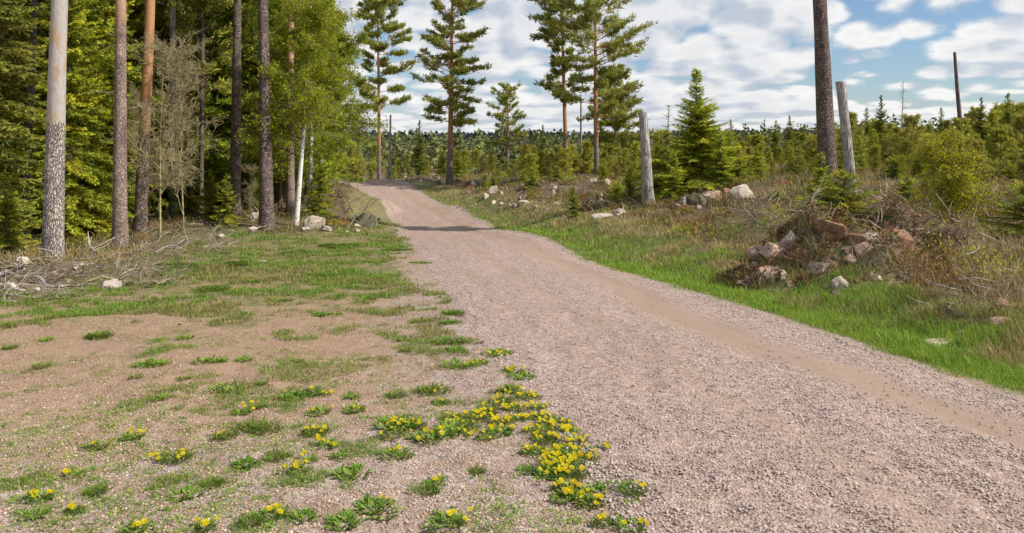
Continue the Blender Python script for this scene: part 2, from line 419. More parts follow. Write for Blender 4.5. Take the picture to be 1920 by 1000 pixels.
m, n = mat('ground_cover_soil'); M_GROUND = m
g = n.new('ShaderNodeNewGeometry'); pos = g.outputs['Position']
za = n.new('ShaderNodeAttribute', attribute_name='tint'); zs = n.new('ShaderNodeSeparateColor'); n.link(za.outputs['Color'], zs.inputs[0])
veg, litter, sand = zs.outputs[0], zs.outputs[1], zs.outputs[2]
gc, gh, _ = gravel_nodes(n, pos)
big = n.noise(pos, .7, 5, .6); mid = n.noise(pos, 4.5, 6, .65); fin_ = n.noise(pos, 40, 5, .7)
soilc = n.mix(n.smooth(mid, .35, .65), (.47, .315, .20), (.36, .235, .145))
soilc = n.mix(n.math('MULTIPLY', fin_, .6), soilc, (.22, .155, .11))
gcol = n.mix(n.math('MULTIPLY', n.smooth(n.math('ADD', mid, n.math('MULTIPLY', sand, .5)), .42, .80), .92), gc, soilc)
gcol = n.mix(n.math('MULTIPLY', n.smooth(big, .45, .65), .5), gcol, soilc)
grn = n.mix(n.smooth(fin_, .3, .7), (.07, .11, .02), (.14, .165, .042))
grn = n.mix(n.smooth(mid, .45, .62), grn, (.26, .20, .095))
vm = n.math('MULTIPLY', n.smooth(n.math('ADD', n.math('MULTIPLY', veg, .70), n.math('MULTIPLY', n.math('SUBTRACT', n.noise(pos, 2.6, 7, .72), .5), 1.3)), .36, .62), .8)
c = n.mix(vm, gcol, grn)
lit_c = n.mix(n.smooth(mid, .35, .65), (.17, .115, .075), (.085, .065, .04))
lit_c = n.mix(n.smooth(fin_, .45, .75), lit_c, (.30, .22, .145))
lit_c = n.mix(n.smooth(n.noise(pos, 1.9, 5, .6), .52, .62), lit_c, (.10, .11, .035))
lm = n.smooth(n.math('ADD', litter, n.math('MULTIPLY', n.math('SUBTRACT', mid, .5), .7)), .35, .65)
c = n.mix(lm, c, lit_c)
finish(n, c, .95, n.math('ADD', n.math('MULTIPLY', n.math('ADD', mid, n.noise(pos, 14, 4, .7)), 2.2), n.math('ADD', n.math('MULTIPLY', gh, .8), n.math('MULTIPLY', fin_, .8))), .9, .014, spec=.1)

m, n = mat('road_gravel'); M_ROAD = m
g = n.new('ShaderNodeNewGeometry'); pos = g.outputs['Position']
tr = n.new('ShaderNodeAttribute', attribute_name='track')
lat = n.new('ShaderNodeAttribute', attribute_name='lat'); lon = n.new('ShaderNodeAttribute', attribute_name='lon')
cmb = n.new('ShaderNodeCombineXYZ'); n.link(n.math('MULTIPLY', lat.outputs['Fac'], 4.0), cmb.inputs[0]); n.link(n.math('MULTIPLY', lon.outputs['Fac'], .10), cmb.inputs[1])
streak = n.noise(cmb.outputs[0], 2.2, 6, .65)
gc, gh, s2 = gravel_nodes(n, pos)
mid = n.noise(pos, 2.2, 5, .6); fin_ = n.noise(pos, 55, 4, .7)
sandc = n.mix(fin_, (.27, .19, .14), (.38, .275, .205))
f = n.smooth(n.math('ADD', n.math('ADD', tr.outputs['Fac'], n.math('MULTIPLY', n.math('SUBTRACT', streak, .5), .95)), n.math('MULTIPLY', n.math('SUBTRACT', mid, .5), .55)), .10, .95)
gc = n.mix(1.0, gc, n.ramp(streak, [(.3, (1.04, .98, .99)), (.65, (1.0, .92, .86))]), 'MULTIPLY')
c = n.mix(n.math('MULTIPLY', f, .88), gc, sandc)
hgt = n.math('MULTIPLY', gh, n.math('SUBTRACT', 1.0, n.math('MULTIPLY', f, .75)))
finish(n, c, .93, n.math('ADD', hgt, n.math('MULTIPLY', fin_, .2)), .9, .012, spec=.12)

m, n = mat('stones'); M_STONE = m
a = n.new('ShaderNodeAttribute', attribute_name='tint')
finish(n, a.outputs['Color'], .85, spec=.2)
m, n = mat('far_trees'); M_FAR = m
a = n.new('ShaderNodeAttribute', attribute_name='tint')
finish(n, a.outputs['Color'], .9, spec=.05)
m, n = mat('cut_wood'); M_CUT = m
g = n.new('ShaderNodeTexCoord')
finish(n, n.mix(n.noise(g.outputs['Object'], 18, 4), (.62, .50, .36), (.80, .72, .60)), .8)

# ------------------------------------------------------------------ zones of the ground
def zones(X, Y):
    """vegetation, litter, sand weights"""
    X = np.asarray(X, float); Y = np.asarray(Y, float)
    s = road_s(X, Y)
    l = np.interp(Y, FD, FL); r = np.interp(Y, FD, FR)
    nz = fbm(X * .6, Y * .6, 31) - .5
    left = s < .5
    dl = l - X                                    # metres left of the road
    # left clearing: bare in front, green further back
    vb = 0.20 + .58 * sstep(Y + nz * 9, 5.6, 13.0) + .10 * sstep(Y + nz * 5, 12.0, 16.0)
    vb = vb * np.where(Y < 26, sstep(dl, .1, .9) * .6 + .4 * sstep(dl, 0, .3), sstep(dl, .1, .5))
    edge = -6.3 - (Y - 12) * .32                  # where the forest floor starts
    edge = np.where(Y < 14, -7.0, edge); edge = np.maximum(edge, -11)
    lf = sstep(edge + nz * 2.5 - X, -.4, 1.6) * sstep(Y, 10.8, 12.6)
    lf = np.maximum(lf, sstep(Y + nz * 8, 26, 31) * sstep(dl, 1.6, 3.6))
    # right: green verge, then brown rough ground
    dr = X - r
    vr = 1.0 * sstep(dr, .05, .35)
    wv = 2.0 + 1.0 * sstep(Y, 13, 24) - .8 * sstep(Y, 30, 45)
    rf = sstep(dr + nz * 2.0, wv, wv + 1.2)
    veg = np.where(left, vb, vr); lit = np.where(left, lf, rf)
    return np.clip(veg, 0, 1), np.clip(lit, 0, 1), np.clip(.75 * left * sstep(Y, 3.2, 7) * sstep(dl, .1, 2.0), 0, 1)

# ground sheet: polar fan about the viewpoint, out to the horizon
rr = np.concatenate([np.array([0.02, .5, 1.0]), np.exp(np.linspace(math.log(1.5), math.log(1800), 420))])
ang = np.concatenate([np.linspace(-50, 50, 460), np.linspace(52, 308, 100)])
ang = np.radians(ang)
RRg, AAg = np.meshgrid(rr, ang, indexing='ij')
GXg = RRg * np.sin(AAg); GYg = RRg * np.cos(AAg)
GZg = terrain(GXg, np.maximum(GYg, -8))
sg = road_s(GXg, GYg)
GZg = GZg - np.where((sg > .03) & (sg < .97) & (GYg < 90), .04, 0)
na = len(ang); i = np.arange(len(rr) - 1)[:, None] * na; j = np.arange(na)[None]; j2 = (j + 1) % na
gf = np.stack([i + j, i + j2, i + na + j2, i + na + j], -1).reshape(-1, 4)[:, ::-1]
vz, lz, sz = zones(GXg, GYg)
ground = link('ground', make_mesh('ground', np.stack([GXg, GYg, GZg], -1).reshape(-1, 3), [gf], M_GROUND, np.stack([vz, lz, sz], -1).reshape(-1, 3), True))
tag(ground, 'bare gravelly clearing merging into grass and rough forest floor', 'ground', kind='structure')

# road sheet
def road_z(s, X, Y): return terrain(X, Y) + np.where((s < 0) | (s > 1), -.03, .004 + .06 * np.sin(np.clip(s, 0, 1) * math.pi) + (.03 * (fbm(s * 11, Y * .22, 23, 3) - .5) + .02 * (fbm(s * 40, Y * 2.4, 24, 2) - .5)) * sstep(s, 0, .06) * sstep(-s, -1, -.94))
yy = np.concatenate([np.arange(-5, 30, .18), np.arange(30, 92, .35)])
ssv = np.linspace(-.04, 1.04, 90)
YY, SS = np.meshgrid(yy, ssv, indexing='ij')
wobL = (fbm(YY * 1.5, YY * 0, 41) - .5) * .30; wobR = (fbm(YY * 1.5, YY * 0 + 9, 43) - .5) * .22
XX = np.interp(YY, FD, FL) + wobL * (1 - SS) + SS * (np.interp(YY, FD, FR) - np.interp(YY, FD, FL)) + wobR * SS
ZZ = road_z(SS, XX, YY)
def track_of(s, Y=8.0):
    c = np.interp(Y, [4, 5, 7, 9, 11, 16, 22, 30], [.80, .785, .735, .705, .73, .80, .77, .72]) + (fbm(Y * .5, Y * 0, 61, 3) - .5) * .06
    wd = .095 + (fbm(Y * .8, Y * 0 + 5, 62, 3) - .5) * .05
    return np.exp(-(np.abs((s - c) / wd)) ** 2.2) * 1.12 + .42 * np.exp(-((s - .38) / .10) ** 2) + .2 * np.exp(-((s - .17) / .05) ** 2)
TR = track_of(SS, YY); far_t = sstep(YY, 16, 32); TR = TR * (1 - .4 * far_t) + .38 * far_t * (1 - np.exp(-((SS - .57) / .05) ** 2) * .6)
ZZ = ZZ - .018 * np.clip(TR, 0, 1) * (YY < 40)
ni = len(ssv); i = np.arange(len(yy) - 1)[:, None] * ni; j = np.arange(ni - 1)[None]
rf_ = np.stack([i + j, i + j + 1, i + ni + j + 1, i + ni + j], -1).reshape(-1, 4)
road = link('road', make_mesh('road', np.stack([XX, YY, ZZ], -1).reshape(-1, 3), [rf_], M_ROAD, None, True,
            {'track': TR.ravel(), 'lat': SS.ravel(), 'lon': YY.ravel()}))
tag(road, 'narrow pinkish gravel forest road running over a low rise', 'road', kind='structure')

rng = np.random.default_rng(7)
# ------------------------------------------------------------------ loose gravel (uncountable)
OCT = np.array([[1, 0, 0], [-1, 0, 0], [0, 1, 0], [0, -1, 0], [0, 0, 1], [0, 0, -1]], float)
OCF = np.array([[0, 2, 4], [2, 1, 4], [1, 3, 4], [3, 0, 4], [2, 0, 5], [1, 2, 5], [3, 1, 5], [0, 3, 5]])
PAL = np.array([[.52, .45, .40], [.50, .41, .355], [.46, .36, .31], [.41, .325, .28], [.25, .195, .17], [.50, .405, .33], [.45, .34, .275], [.34, .29, .275], [.62, .55, .50]])
PALW = np.array([.10, .18, .2, .14, .08, .1, .1, .07, .03]); PALW /= PALW.sum()
def stones(X, Y, Z, size, name, label, warm=(1, 1, 1)):
    m = len(X)
    V = OCT[None] * (1 + rng.uniform(-.3, .3, (m, 6, 1))) + rng.uniform(-.22, .22, (m, 6, 3))
    V[:, :, 2] *= .62
    a = rng.uniform(0, 6.283, m); ca, sa = np.cos(a), np.sin(a)
    sx = rng.uniform(.8, 1.3, m); x = V[:, :, 0] * sx[:, None]; y = V[:, :, 1]
    V = np.stack([x * ca[:, None] - y * sa[:, None], x * sa[:, None] + y * ca[:, None], V[:, :, 2]], -1)
    V = V * size[:, None, None] + np.stack([X, Y, Z + size * .22], -1)[:, None]
    c = PAL[rng.choice(len(PAL), m, p=PALW)] * rng.uniform(.85, 1.15, (m, 1)) * np.array(warm)
    f = (OCF[None] + (np.arange(m) * 6)[:, None, None]).reshape(-1, 3)
    o = link(name, make_mesh(name, V.reshape(-1, 3), [f], M_STONE, np.repeat(c, 6, 0)))
    tag(o, label, 'gravel', kind='stuff')
NS = 230000
Y = np.exp(rng.uniform(math.log(2.4), math.log(24), NS)); X = Y * rng.uniform(-.95, .95, NS) + rng.uniform(-.4, .4, NS)
s = road_s(X, Y); onr = (s > .0) & (s < 1.0)
t = track_of(s, Y)
keep = onr & (rng.random(NS) > np.clip(t * 1.35, 0, .985) * np.clip(.7 + .6 * fbm(X * 3, Y * .5, 3), 0, 1)) & (rng.random(NS) < .35 + .75 * fbm(X * 1.1, Y * .35, 77))
edgeb = np.exp(-((s - 1.0) / .05) ** 2) + np.exp(-((s) / .07) ** 2)
keep = keep | (onr & (rng.random(NS) < edgeb * .9))
Xk, Yk, sk = X[keep], Y[keep], s[keep]
sz_ = (.0026 + .0066 * rng.random(len(Xk)) ** 1.6) * (1 + .05 * Yk) * (1 + .35 * edgeb[keep])
stones(Xk, Yk, road_z(sk, Xk, Yk) - .012 * np.clip(track_of(sk, Yk), 0, 1), sz_, 'road_stones', 'loose crushed pinkish grey stone lying on the road')
lf_ = (s < 0.0) & (Y < 16) & (zones(X, Y)[1] < .4)
keep = lf_ & (rng.random(NS) < np.clip(.75 - .62 * sstep(Y, 4.2, 8.5) + .3 * (fbm(X * .8, Y * .8, 8) - .5), .12, 1) * .9 + .5 * np.exp(-(s / .20) ** 2))
Xk, Yk = X[keep], Y[keep]
stones(Xk, Yk, terrain(Xk, Yk), (.0025 + .0065 * rng.random(len(Xk)) ** 1.8) * (1 + .04 * Yk), 'clearing_stones', 'fine pale gravel scattered over the bare clearing', (1.06, .95, .80))

# ------------------------------------------------------------------ grass and ground cover (uncountable)
def blades(X, Y, Z, L, W, lean, C, name, label, cat='grass', m_=None, az=None):
    m = len(X)
    a = rng.uniform(0, 6.283, m) if az is None else az
    d = np.stack([np.cos(a), np.sin(a), np.zeros(m)], -1); sd = np.stack([-np.sin(a), np.cos(a), np.zeros(m)], -1)
    tw = rng.uniform(-1, 1, (m, 1)); sd = sd * np.sqrt(1 - tw ** 2 * .6) + d * tw * .77
    b = np.stack([X, Y, Z - .01], -1)
    lean = np.broadcast_to(lean, (m,)) * rng.uniform(.3, 1.5, m)
    up = np.array([0, 0, 1.])
    p1 = b + (up * .55 + d * (lean * .28)[:, None]) * L[:, None]
    p2 = b + (up * np.maximum(1 - lean * .35, .15)[:, None] + d * (lean * .85)[:, None]) * L[:, None]
    w = W[:, None] * sd
    V = np.stack([b - w * .5, b + w * .5, p1 - w * .42, p1 + w * .42, p2], 1)
    k = (np.arange(m) * 5)[:, None]
    f4 = np.array([[0, 1, 3, 2]]) + k; f3 = np.array([[2, 3, 4]]) + k
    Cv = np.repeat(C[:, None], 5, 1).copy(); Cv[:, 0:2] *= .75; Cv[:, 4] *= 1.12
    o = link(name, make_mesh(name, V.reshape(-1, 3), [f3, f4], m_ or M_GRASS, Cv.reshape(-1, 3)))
    return tag(o, label, cat, kind='stuff')
def pick(pal, m, v=.2):
    pal = np.array(pal); return pal[rng.integers(0, len(pal), m)] * rng.uniform(1 - v, 1 + v, (m, 1))
GREEN = [(.12, .21, .03), (.16, .26, .04), (.20, .29, .05), (.10, .17, .03), (.24, .30, .07)]
VERGE = [(.16, .26, .03), (.21, .32, .04), (.25, .35, .05), (.13, .21, .03), (.31, .36, .08)]
OLIVE = [(.17, .18, .05), (.22, .21, .07), (.13, .14, .04), (.28, .24, .11)]
TAN = [(.42, .32, .17), (.50, .39, .23), (.34, .25, .13), (.30, .22, .12), (.45, .35, .22)]
BROWN = [(.15, .085, .05), (.20, .12, .07), (.11, .075, .045), (.17, .13, .06)]
def field(n_, d0, d1, u0=-.95, u1=.95):
    Y = np.exp(rng.uniform(math.log(d0), math.log(d1), n_)); return Y * rng.uniform(u0, u1, n_) + rng.uniform(-.3, .3, n_), Y

# clearing: low turf
X, Y = field(560000, 4, 36, -.95, .1)
s = road_s(X, Y); v, l, _ = zones(X, Y)
pn = .55 * fbm(X * 1.2, Y * 1.2, 51, 4) + .45 * fbm(X * 4.2, Y * 4.2, 57, 3)
pr = sstep(v * .54 + (pn - .5) * 3.6, .36, .60) * (1 - .6 * l) * (s < -.005)
k = rng.random(len(X)) < pr
X, Y, pnk = X[k], Y[k], pn[k]
m = len(X); nv = fbm(X * .9 + 40, Y * .9, 52)
C = np.where((nv + rng.normal(0, .10, m) > .56)[:, None], pick(OLIVE + [TAN[0]], m), pick(GREEN, m))
L = rng.uniform(.03, .085, m) * (.2 + 1.9 * pnk ** 1.5) * (1 + .03 * Y) * (.45 + .55 * sstep(Y, 6, 11))
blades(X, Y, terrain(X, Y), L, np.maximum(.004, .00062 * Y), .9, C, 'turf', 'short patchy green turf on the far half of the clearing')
# dead grass and bits on the clearing
X, Y = field(90000, 3, 34, -.95, .1); s = road_s(X, Y); v, l, _ = zones(X, Y)
pr = sstep(fbm(X * 2.3, Y * 2.3, 61, 4), .40, .60) * (s < -.02) * np.clip(sstep(Y, 4.5, 9), .05, 1) * (1 - .5 * l)
k = rng.random(len(X)) < pr; X, Y = X[k], Y[k]; m = len(X)
blades(X, Y, terrain(X, Y), rng.uniform(.03, .09, m), np.maximum(.003, .0005 * Y), 1.8, pick(TAN, m), 'withered_grass', 'flattened tan withered grass between the green patches', m_=M_DRY)
# right verge, lush green
X, Y = field(560000, 4.5, 62, -.25, .95); s = road_s(X, Y); r_ = np.interp(Y, FD, FR); dr = X - r_
wv = 2.1 + 1.0 * sstep(Y, 13, 24) - .6 * sstep(Y, 30, 45)
nz = fbm(X * .8, Y * .8, 71) - .5
pr = sstep(dr + (fbm(X * 3, Y * 3, 75) - .5) * .5, .0, .30) * sstep(wv + 1.0 + nz * 2.6 - dr, -.5, .9)
k = rng.random(len(X)) < pr; X, Y, dr = X[k], Y[k], dr[k]; m = len(X)
nv = fbm(X * 1.2 + 4, Y * 1.2, 72)
q = nv + .15 * (dr - 1.0) + .22 * sstep(Y, 18, 34) + rng.normal(0, .10, m) - .09 + .12 * (fbm(X * 3.1, Y * 3.1, 74) - .5)
C = np.where((q > .70)[:, None], pick(TAN, m), np.where((q > .58)[:, None], pick(OLIVE, m), pick(VERGE, m)))
L = rng.uniform(.08, .22, m) * sstep(dr, -.2, .9) * (.25 + 1.4 * nv * fbm(X * 2.6, Y * 2.6, 79) * 1.6) + .03
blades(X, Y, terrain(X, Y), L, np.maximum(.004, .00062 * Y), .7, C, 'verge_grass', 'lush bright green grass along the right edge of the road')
# rough tan grass on the right and among the forest edge
X, Y = field(300000, 6, 75, -.95, .95); s = road_s(X, Y); v, l, _ = zones(X, Y)
nv = fbm(X * .7, Y * .7, 81, 4)
pr = sstep(l + (nv - .5) * .9, .25, .7) * np.where(s > .5, 1.0, .6) * sstep(nv, .33, .52)
k = (rng.random(len(X)) < pr * np.where(((X - 5.7) / 1.2) ** 2 + ((Y - 13.2) / 1.0) ** 2 < 1, .25, 1)) & ((s > 1.05) | (s < -.1)); X, Y, nv = X[k], Y[k], nv[k]; m = len(X); s_k = s[k]
q = fbm(X * 1.1 + 9, Y * 1.1, 82) + rng.normal(0, .09, m)
q = q + .10 * ((s_k > 1) & (Y < 16)) + .18 * ((X > 6.2) & (Y < 13.5) & (Y > 6)); C = np.where((q > .53)[:, None], pick(TAN, m), np.where((q > .42)[:, None], pick(OLIVE, m), pick(BROWN, m)))
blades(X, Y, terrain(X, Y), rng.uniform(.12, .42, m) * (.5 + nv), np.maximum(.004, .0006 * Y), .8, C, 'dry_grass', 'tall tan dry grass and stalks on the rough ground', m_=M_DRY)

# heather and bilberry scrub: tiny twig-leaf flecks in low domes
def scrub(cx, cy, rad, hgt, nper, pal, name, label, cat, sz=(.02, .05), m_=None):
    P = []; C = []
    for x0, y0, r0, h0 in zip(cx, cy, rad, hgt):
        q = int(nper * r0 / .4); a = rng.uniform(0, 6.283, q); rr_ = r0 * np.sqrt(rng.random(q)); t = rr_ / r0
        zt = rng.random(q) ** .6 * np.sqrt(np.maximum(1 - t ** 2, 0.03)) * h0
        x = x0 + rr_ * np.cos(a); y = y0 + rr_ * np.sin(a)
        P.append(np.stack([x, y, terrain(x, y) + zt], -1)); base = np.array(pal)[rng.integers(0, len(pal))]
        C.append(base * rng.uniform(.65, 1.35, (q, 1)))
    P = np.concatenate(P); C = np.concatenate(C); m = len(P)
    s_ = rng.uniform(sz[0], sz[1], (m, 1)) * (1 + .028 * P[:, 1:2])
    A = rng.normal(0, 1, (m, 3)); A[:, 2] = np.abs(A[:, 2]) + .5; A /= np.linalg.norm(A, axis=1, keepdims=True)
    B = np.cross(A, rng.normal(0, 1, (m, 3))); B /= np.linalg.norm(B, axis=1, keepdims=True)
    T = np.stack([P - B * s_ * .28, P + B * s_ * .28, P + A * s_], 1)
    mb = MB(); mb.tris(T, C)
    o = link(name, mb.mesh(name, m_ or M_NEEDLE)); tag(o, label, cat, kind='stuff')
def scat(n_, d0, d1, cond, u0=-.95, u1=.95):
    X, Y = field(n_, d0, d1, u0, u1); k = cond(X, Y); return X[k], Y[k]
def on_mound(X, Y): return ((X - 5.7) / 1.25) ** 2 + ((Y - 13.2) / 1.1) ** 2 < 1
def _pass(): pass
def rough_right(X, Y):
    v, l, _ = zones(X, Y); return ~(on_mound(X, Y) & (rng.random(len(X)) < .6)) & (l > .5) & (road_s(X, Y) > 1.1)
def rough_left(X, Y):
    v, l, _ = zones(X, Y); return (l > .4) & (road_s(X, Y) < -.1)
X, Y = scat(2300, 9, 80, lambda X, Y: rough_right(X, Y) & (fbm(X * .5, Y * .5, 91) > .47)); m = len(X)
scrub(X, Y, rng.uniform(.2, .6, m), rng.uniform(.12, .38, m), 120, BROWN + [(.22, .13, .08), (.14, .14, .045)], 'heather', 'low brown heather covering the cleared ground on the right', 'heather', (.03, .06))
X, Y = scat(1500, 8.5, 80, lambda X, Y: rough_right(X, Y) & (fbm(X * .6 + 7, Y * .6, 92) > .50)); m = len(X)
scrub(X, Y, rng.uniform(.2, .6, m), rng.uniform(.15, .45, m), 120, [(.12, .16, .035), (.16, .20, .045), (.10, .12, .03), (.20, .20, .06)], 'bilberry_scrub', 'low green bilberry scrub between the heather', 'scrub', (.03, .06))
gq = np.random.default_rng(88); m = 60; a = gq.uniform(0, 6.283, m); q = np.sqrt(gq.random(m))
scrub(5.9 + 2.3 * q * np.cos(a), 13.2 + 1.3 * q * np.sin(a), gq.uniform(.12, .32, m), gq.uniform(.12, .34, m), 190, [(.22, .10, .055), (.28, .16, .08), (.17, .085, .05), (.34, .23, .13), (.15, .10, .06)], 'mound_roots', 'rust brown roots and heather clinging to the earth mound', 'heather', (.025, .06), M_DRY)
X, Y = scat(1500, 12, 64, rough_left); m = len(X)
scrub(X, Y, rng.uniform(.2, .5, m), rng.uniform(.08, .28, m), 110, [(.10, .12, .03), (.14, .11, .05), (.17, .16, .05), (.12, .085, .05), (.20, .13, .08)], 'forest_undergrowth', 'low brown and olive undergrowth at the forest edge', 'undergrowth', (.03, .06))

# ------------------------------------------------------------------ trees
def lerp(a, b, t): return a + (b - a) * t
def norm(v): return v / np.maximum(np.linalg.norm(v, axis=-1, keepdims=True), 1e-9)

def trunk_path(h, bend=(0, 0), wig=.05, seed=0, m=40):
    t = np.linspace(0, 1, m); z = t * h
    x = bend[0] * t + wig * np.sin(t * 5 + seed) * t; y = bend[1] * t + wig * np.cos(t * 4.1 + seed * 2) * t
    return np.stack([x, y, z], -1)
def trunk_mesh(h, r0, r1, bend, wig, seed, mat_, flare=.35, k=20, m=60, rn=.13, name='trunk', stubs=0, mb=None):
    mb = mb or MB(); P = trunk_path(h, bend, wig, seed, m); t = np.linspace(0, 1, m)
    P[0, 2] -= .25
    R = lerp(r0, r1, t ** .85) + r0 * flare * np.exp(-t * h / .35)
    mb.tube(P, R, k, (1, 1, 1), rn, seed)
    if stubs:
        g = np.random.default_rng(seed + 5); z = g.uniform(.12, .95, stubs); a = g.uniform(0, 6.283, stubs)
        p0 = np.stack([np.interp(z, t, P[:, i]) for i in range(3)], -1)
        d = np.stack([np.cos(a), np.sin(a), g.uniform(-.3, .5, stubs)], -1)
        mb.segs(p0, p0 + d * g.uniform(.15, .8, (stubs, 1)), .016, .005, (1, 1, 1), 4)
    return mb

def spruce_parts(h, R, seed, pal, z0=.04, step=.3, fine=1.0, droop=.35, nb=6, bark=M_SPRBARK, tip=(1.35, 1.3, .9), trunk_r=None, pexp=.85):
    g = np.random.default_rng(seed); tm = trunk_mesh(h, trunk_r or (.02 * h + .03), .01, (0, 0), .03, seed, bark, .25, 10, 30, .05)
    mb = MB(); P0 = []; D = []; LL = []; CC = []; WW = []
    z = z0 * h; pal = np.array(pal)
    A0, A1, AR = [], [], []
    while z < h * .985:
        q = z / h; nbq = nb if q < .72 else max(3, nb // 2)
        prof = (1 - q) ** pexp * (.82 + .36 * vnoise(z * 1.1, seed * 1.7, 3)) * min(1, .55 + q * 3)
        for b in range(nbq):
            a = g.uniform(0, 6.283); Lb = max(.10, R * prof * g.uniform(.65, 1.15))
            pitch = lerp(-.25, .75, q ** 1.3) + g.normal(0, .1)
            nseg = max(3, int(Lb / (.085 * fine)))
            t = (np.arange(nseg) + .6) / nseg
            ca, sa = math.cos(a), math.sin(a)
            rad = t * Lb; zz_ = z + g.uniform(-.1, .1) + rad * pitch - droop * Lb * (t ** 1.6) * (1 - q) + droop * .55 * Lb * t ** 3 * (1 - q)
            pts = np.stack([rad * ca, rad * sa, zz_], -1)
            full = np.vstack([[0, 0, z], pts]); A0.append(full[:-1]); A1.append(full[1:]); AR.append(np.linspace(.016, .004, nseg) * (.4 + Lb * .6))
            tl = np.clip(.16 + .42 * Lb * (1 - t) * .55, .08, .5) * g.uniform(.7, 1.2, nseg)
            base = pal[g.integers(0, len(pal))] * g.uniform(.75, 1.25)
            for sd in (-1, 1):
                an = a + sd * g.uniform(.6, 1.05, nseg)
                dr_ = np.stack([np.cos(an), np.sin(an), g.uniform(-.35, .12, nseg) - .25 * (1 - q)], -1)
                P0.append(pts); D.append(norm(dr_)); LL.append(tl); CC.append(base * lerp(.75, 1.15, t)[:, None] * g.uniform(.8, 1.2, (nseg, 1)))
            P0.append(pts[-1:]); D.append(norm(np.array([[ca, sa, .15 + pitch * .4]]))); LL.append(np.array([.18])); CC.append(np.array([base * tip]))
            # hanging sprays
            if droop > .2:
                hs = slice(0, nseg, 2); mh = len(pts[hs])
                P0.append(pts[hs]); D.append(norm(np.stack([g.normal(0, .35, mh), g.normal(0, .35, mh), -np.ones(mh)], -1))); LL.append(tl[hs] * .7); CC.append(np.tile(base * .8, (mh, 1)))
        z += step * (1 - .25 * q) * g.uniform(.7, 1.2)
    P0, D, LL, CC = np.concatenate(P0), np.concatenate(D), np.concatenate(LL), np.concatenate(CC)
    # leader
    m_ = 8; P0 = np.vstack([P0, np.c_[np.zeros((m_, 2)), np.linspace(h * .9, h * .99, m_)]]); D = np.vstack([D, norm(np.c_[g.normal(0, .5, (m_, 2)), np.ones(m_)])]); LL = np.r_[LL, np.full(m_, .14)]; CC = np.vstack([CC, np.tile(pal[0] * tip, (m_, 1))])
    # each twig: a chevron of short needle fans
    K = 3
    for i in range(K):
        t0 = i / K; b = P0 + D * (LL * t0)[:, None]
        for sd in (-1, 1):
            side = norm(np.cross(D, np.array([0, 0, 1.]) + g.normal(0, .45, D.shape))) * sd
            dd = norm(D + side * g.uniform(.45, .9, (len(D), 1)))
            ln = (LL * (.62 - .12 * i))[:, None]; ln = np.clip(ln, .06, .22) * fine
            wv_ = norm(np.cross(dd, g.normal(0, 1, D.shape))) * (.018 + .008 * g.random((len(D), 1))) * fine
            T = np.stack([b - wv_, b + wv_, b + dd * ln], 1)
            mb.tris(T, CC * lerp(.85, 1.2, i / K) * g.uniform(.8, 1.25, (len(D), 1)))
    tm.segs(np.concatenate(A0), np.concatenate(A1), np.concatenate(AR), np.concatenate(AR) * .8, (1, 1, 1), 3)
    return [('trunk', tm.mesh('spruce_trunk', bark)), ('crown', mb.mesh('spruce_crown', M_NEEDLE))]

def tufts(mb, P, D, g, r, nper, pal, up=.4, w=.16):
    """needle tufts radiating from twig ends"""
    m = len(P); pal = np.array(pal)
    base = pal[g.integers(0, len(pal), m)] * g.uniform(.7, 1.3, (m, 1))
    for i in range(nper):
        d = norm(D * 1.1 + g.normal(0, .75, (m, 3)) + np.array([0, 0, up]))
        l = r * g.uniform(.6, 1.2, (m, 1)); b = P + g.normal(0, r * .28, (m, 3))
        wv_ = norm(np.cross(d, g.normal(0, 1, (m, 3)))) * l * w
        mb.tris(np.stack([b - wv_, b + wv_, b + d * l], 1), base * g.uniform(.75, 1.3, (m, 1)))

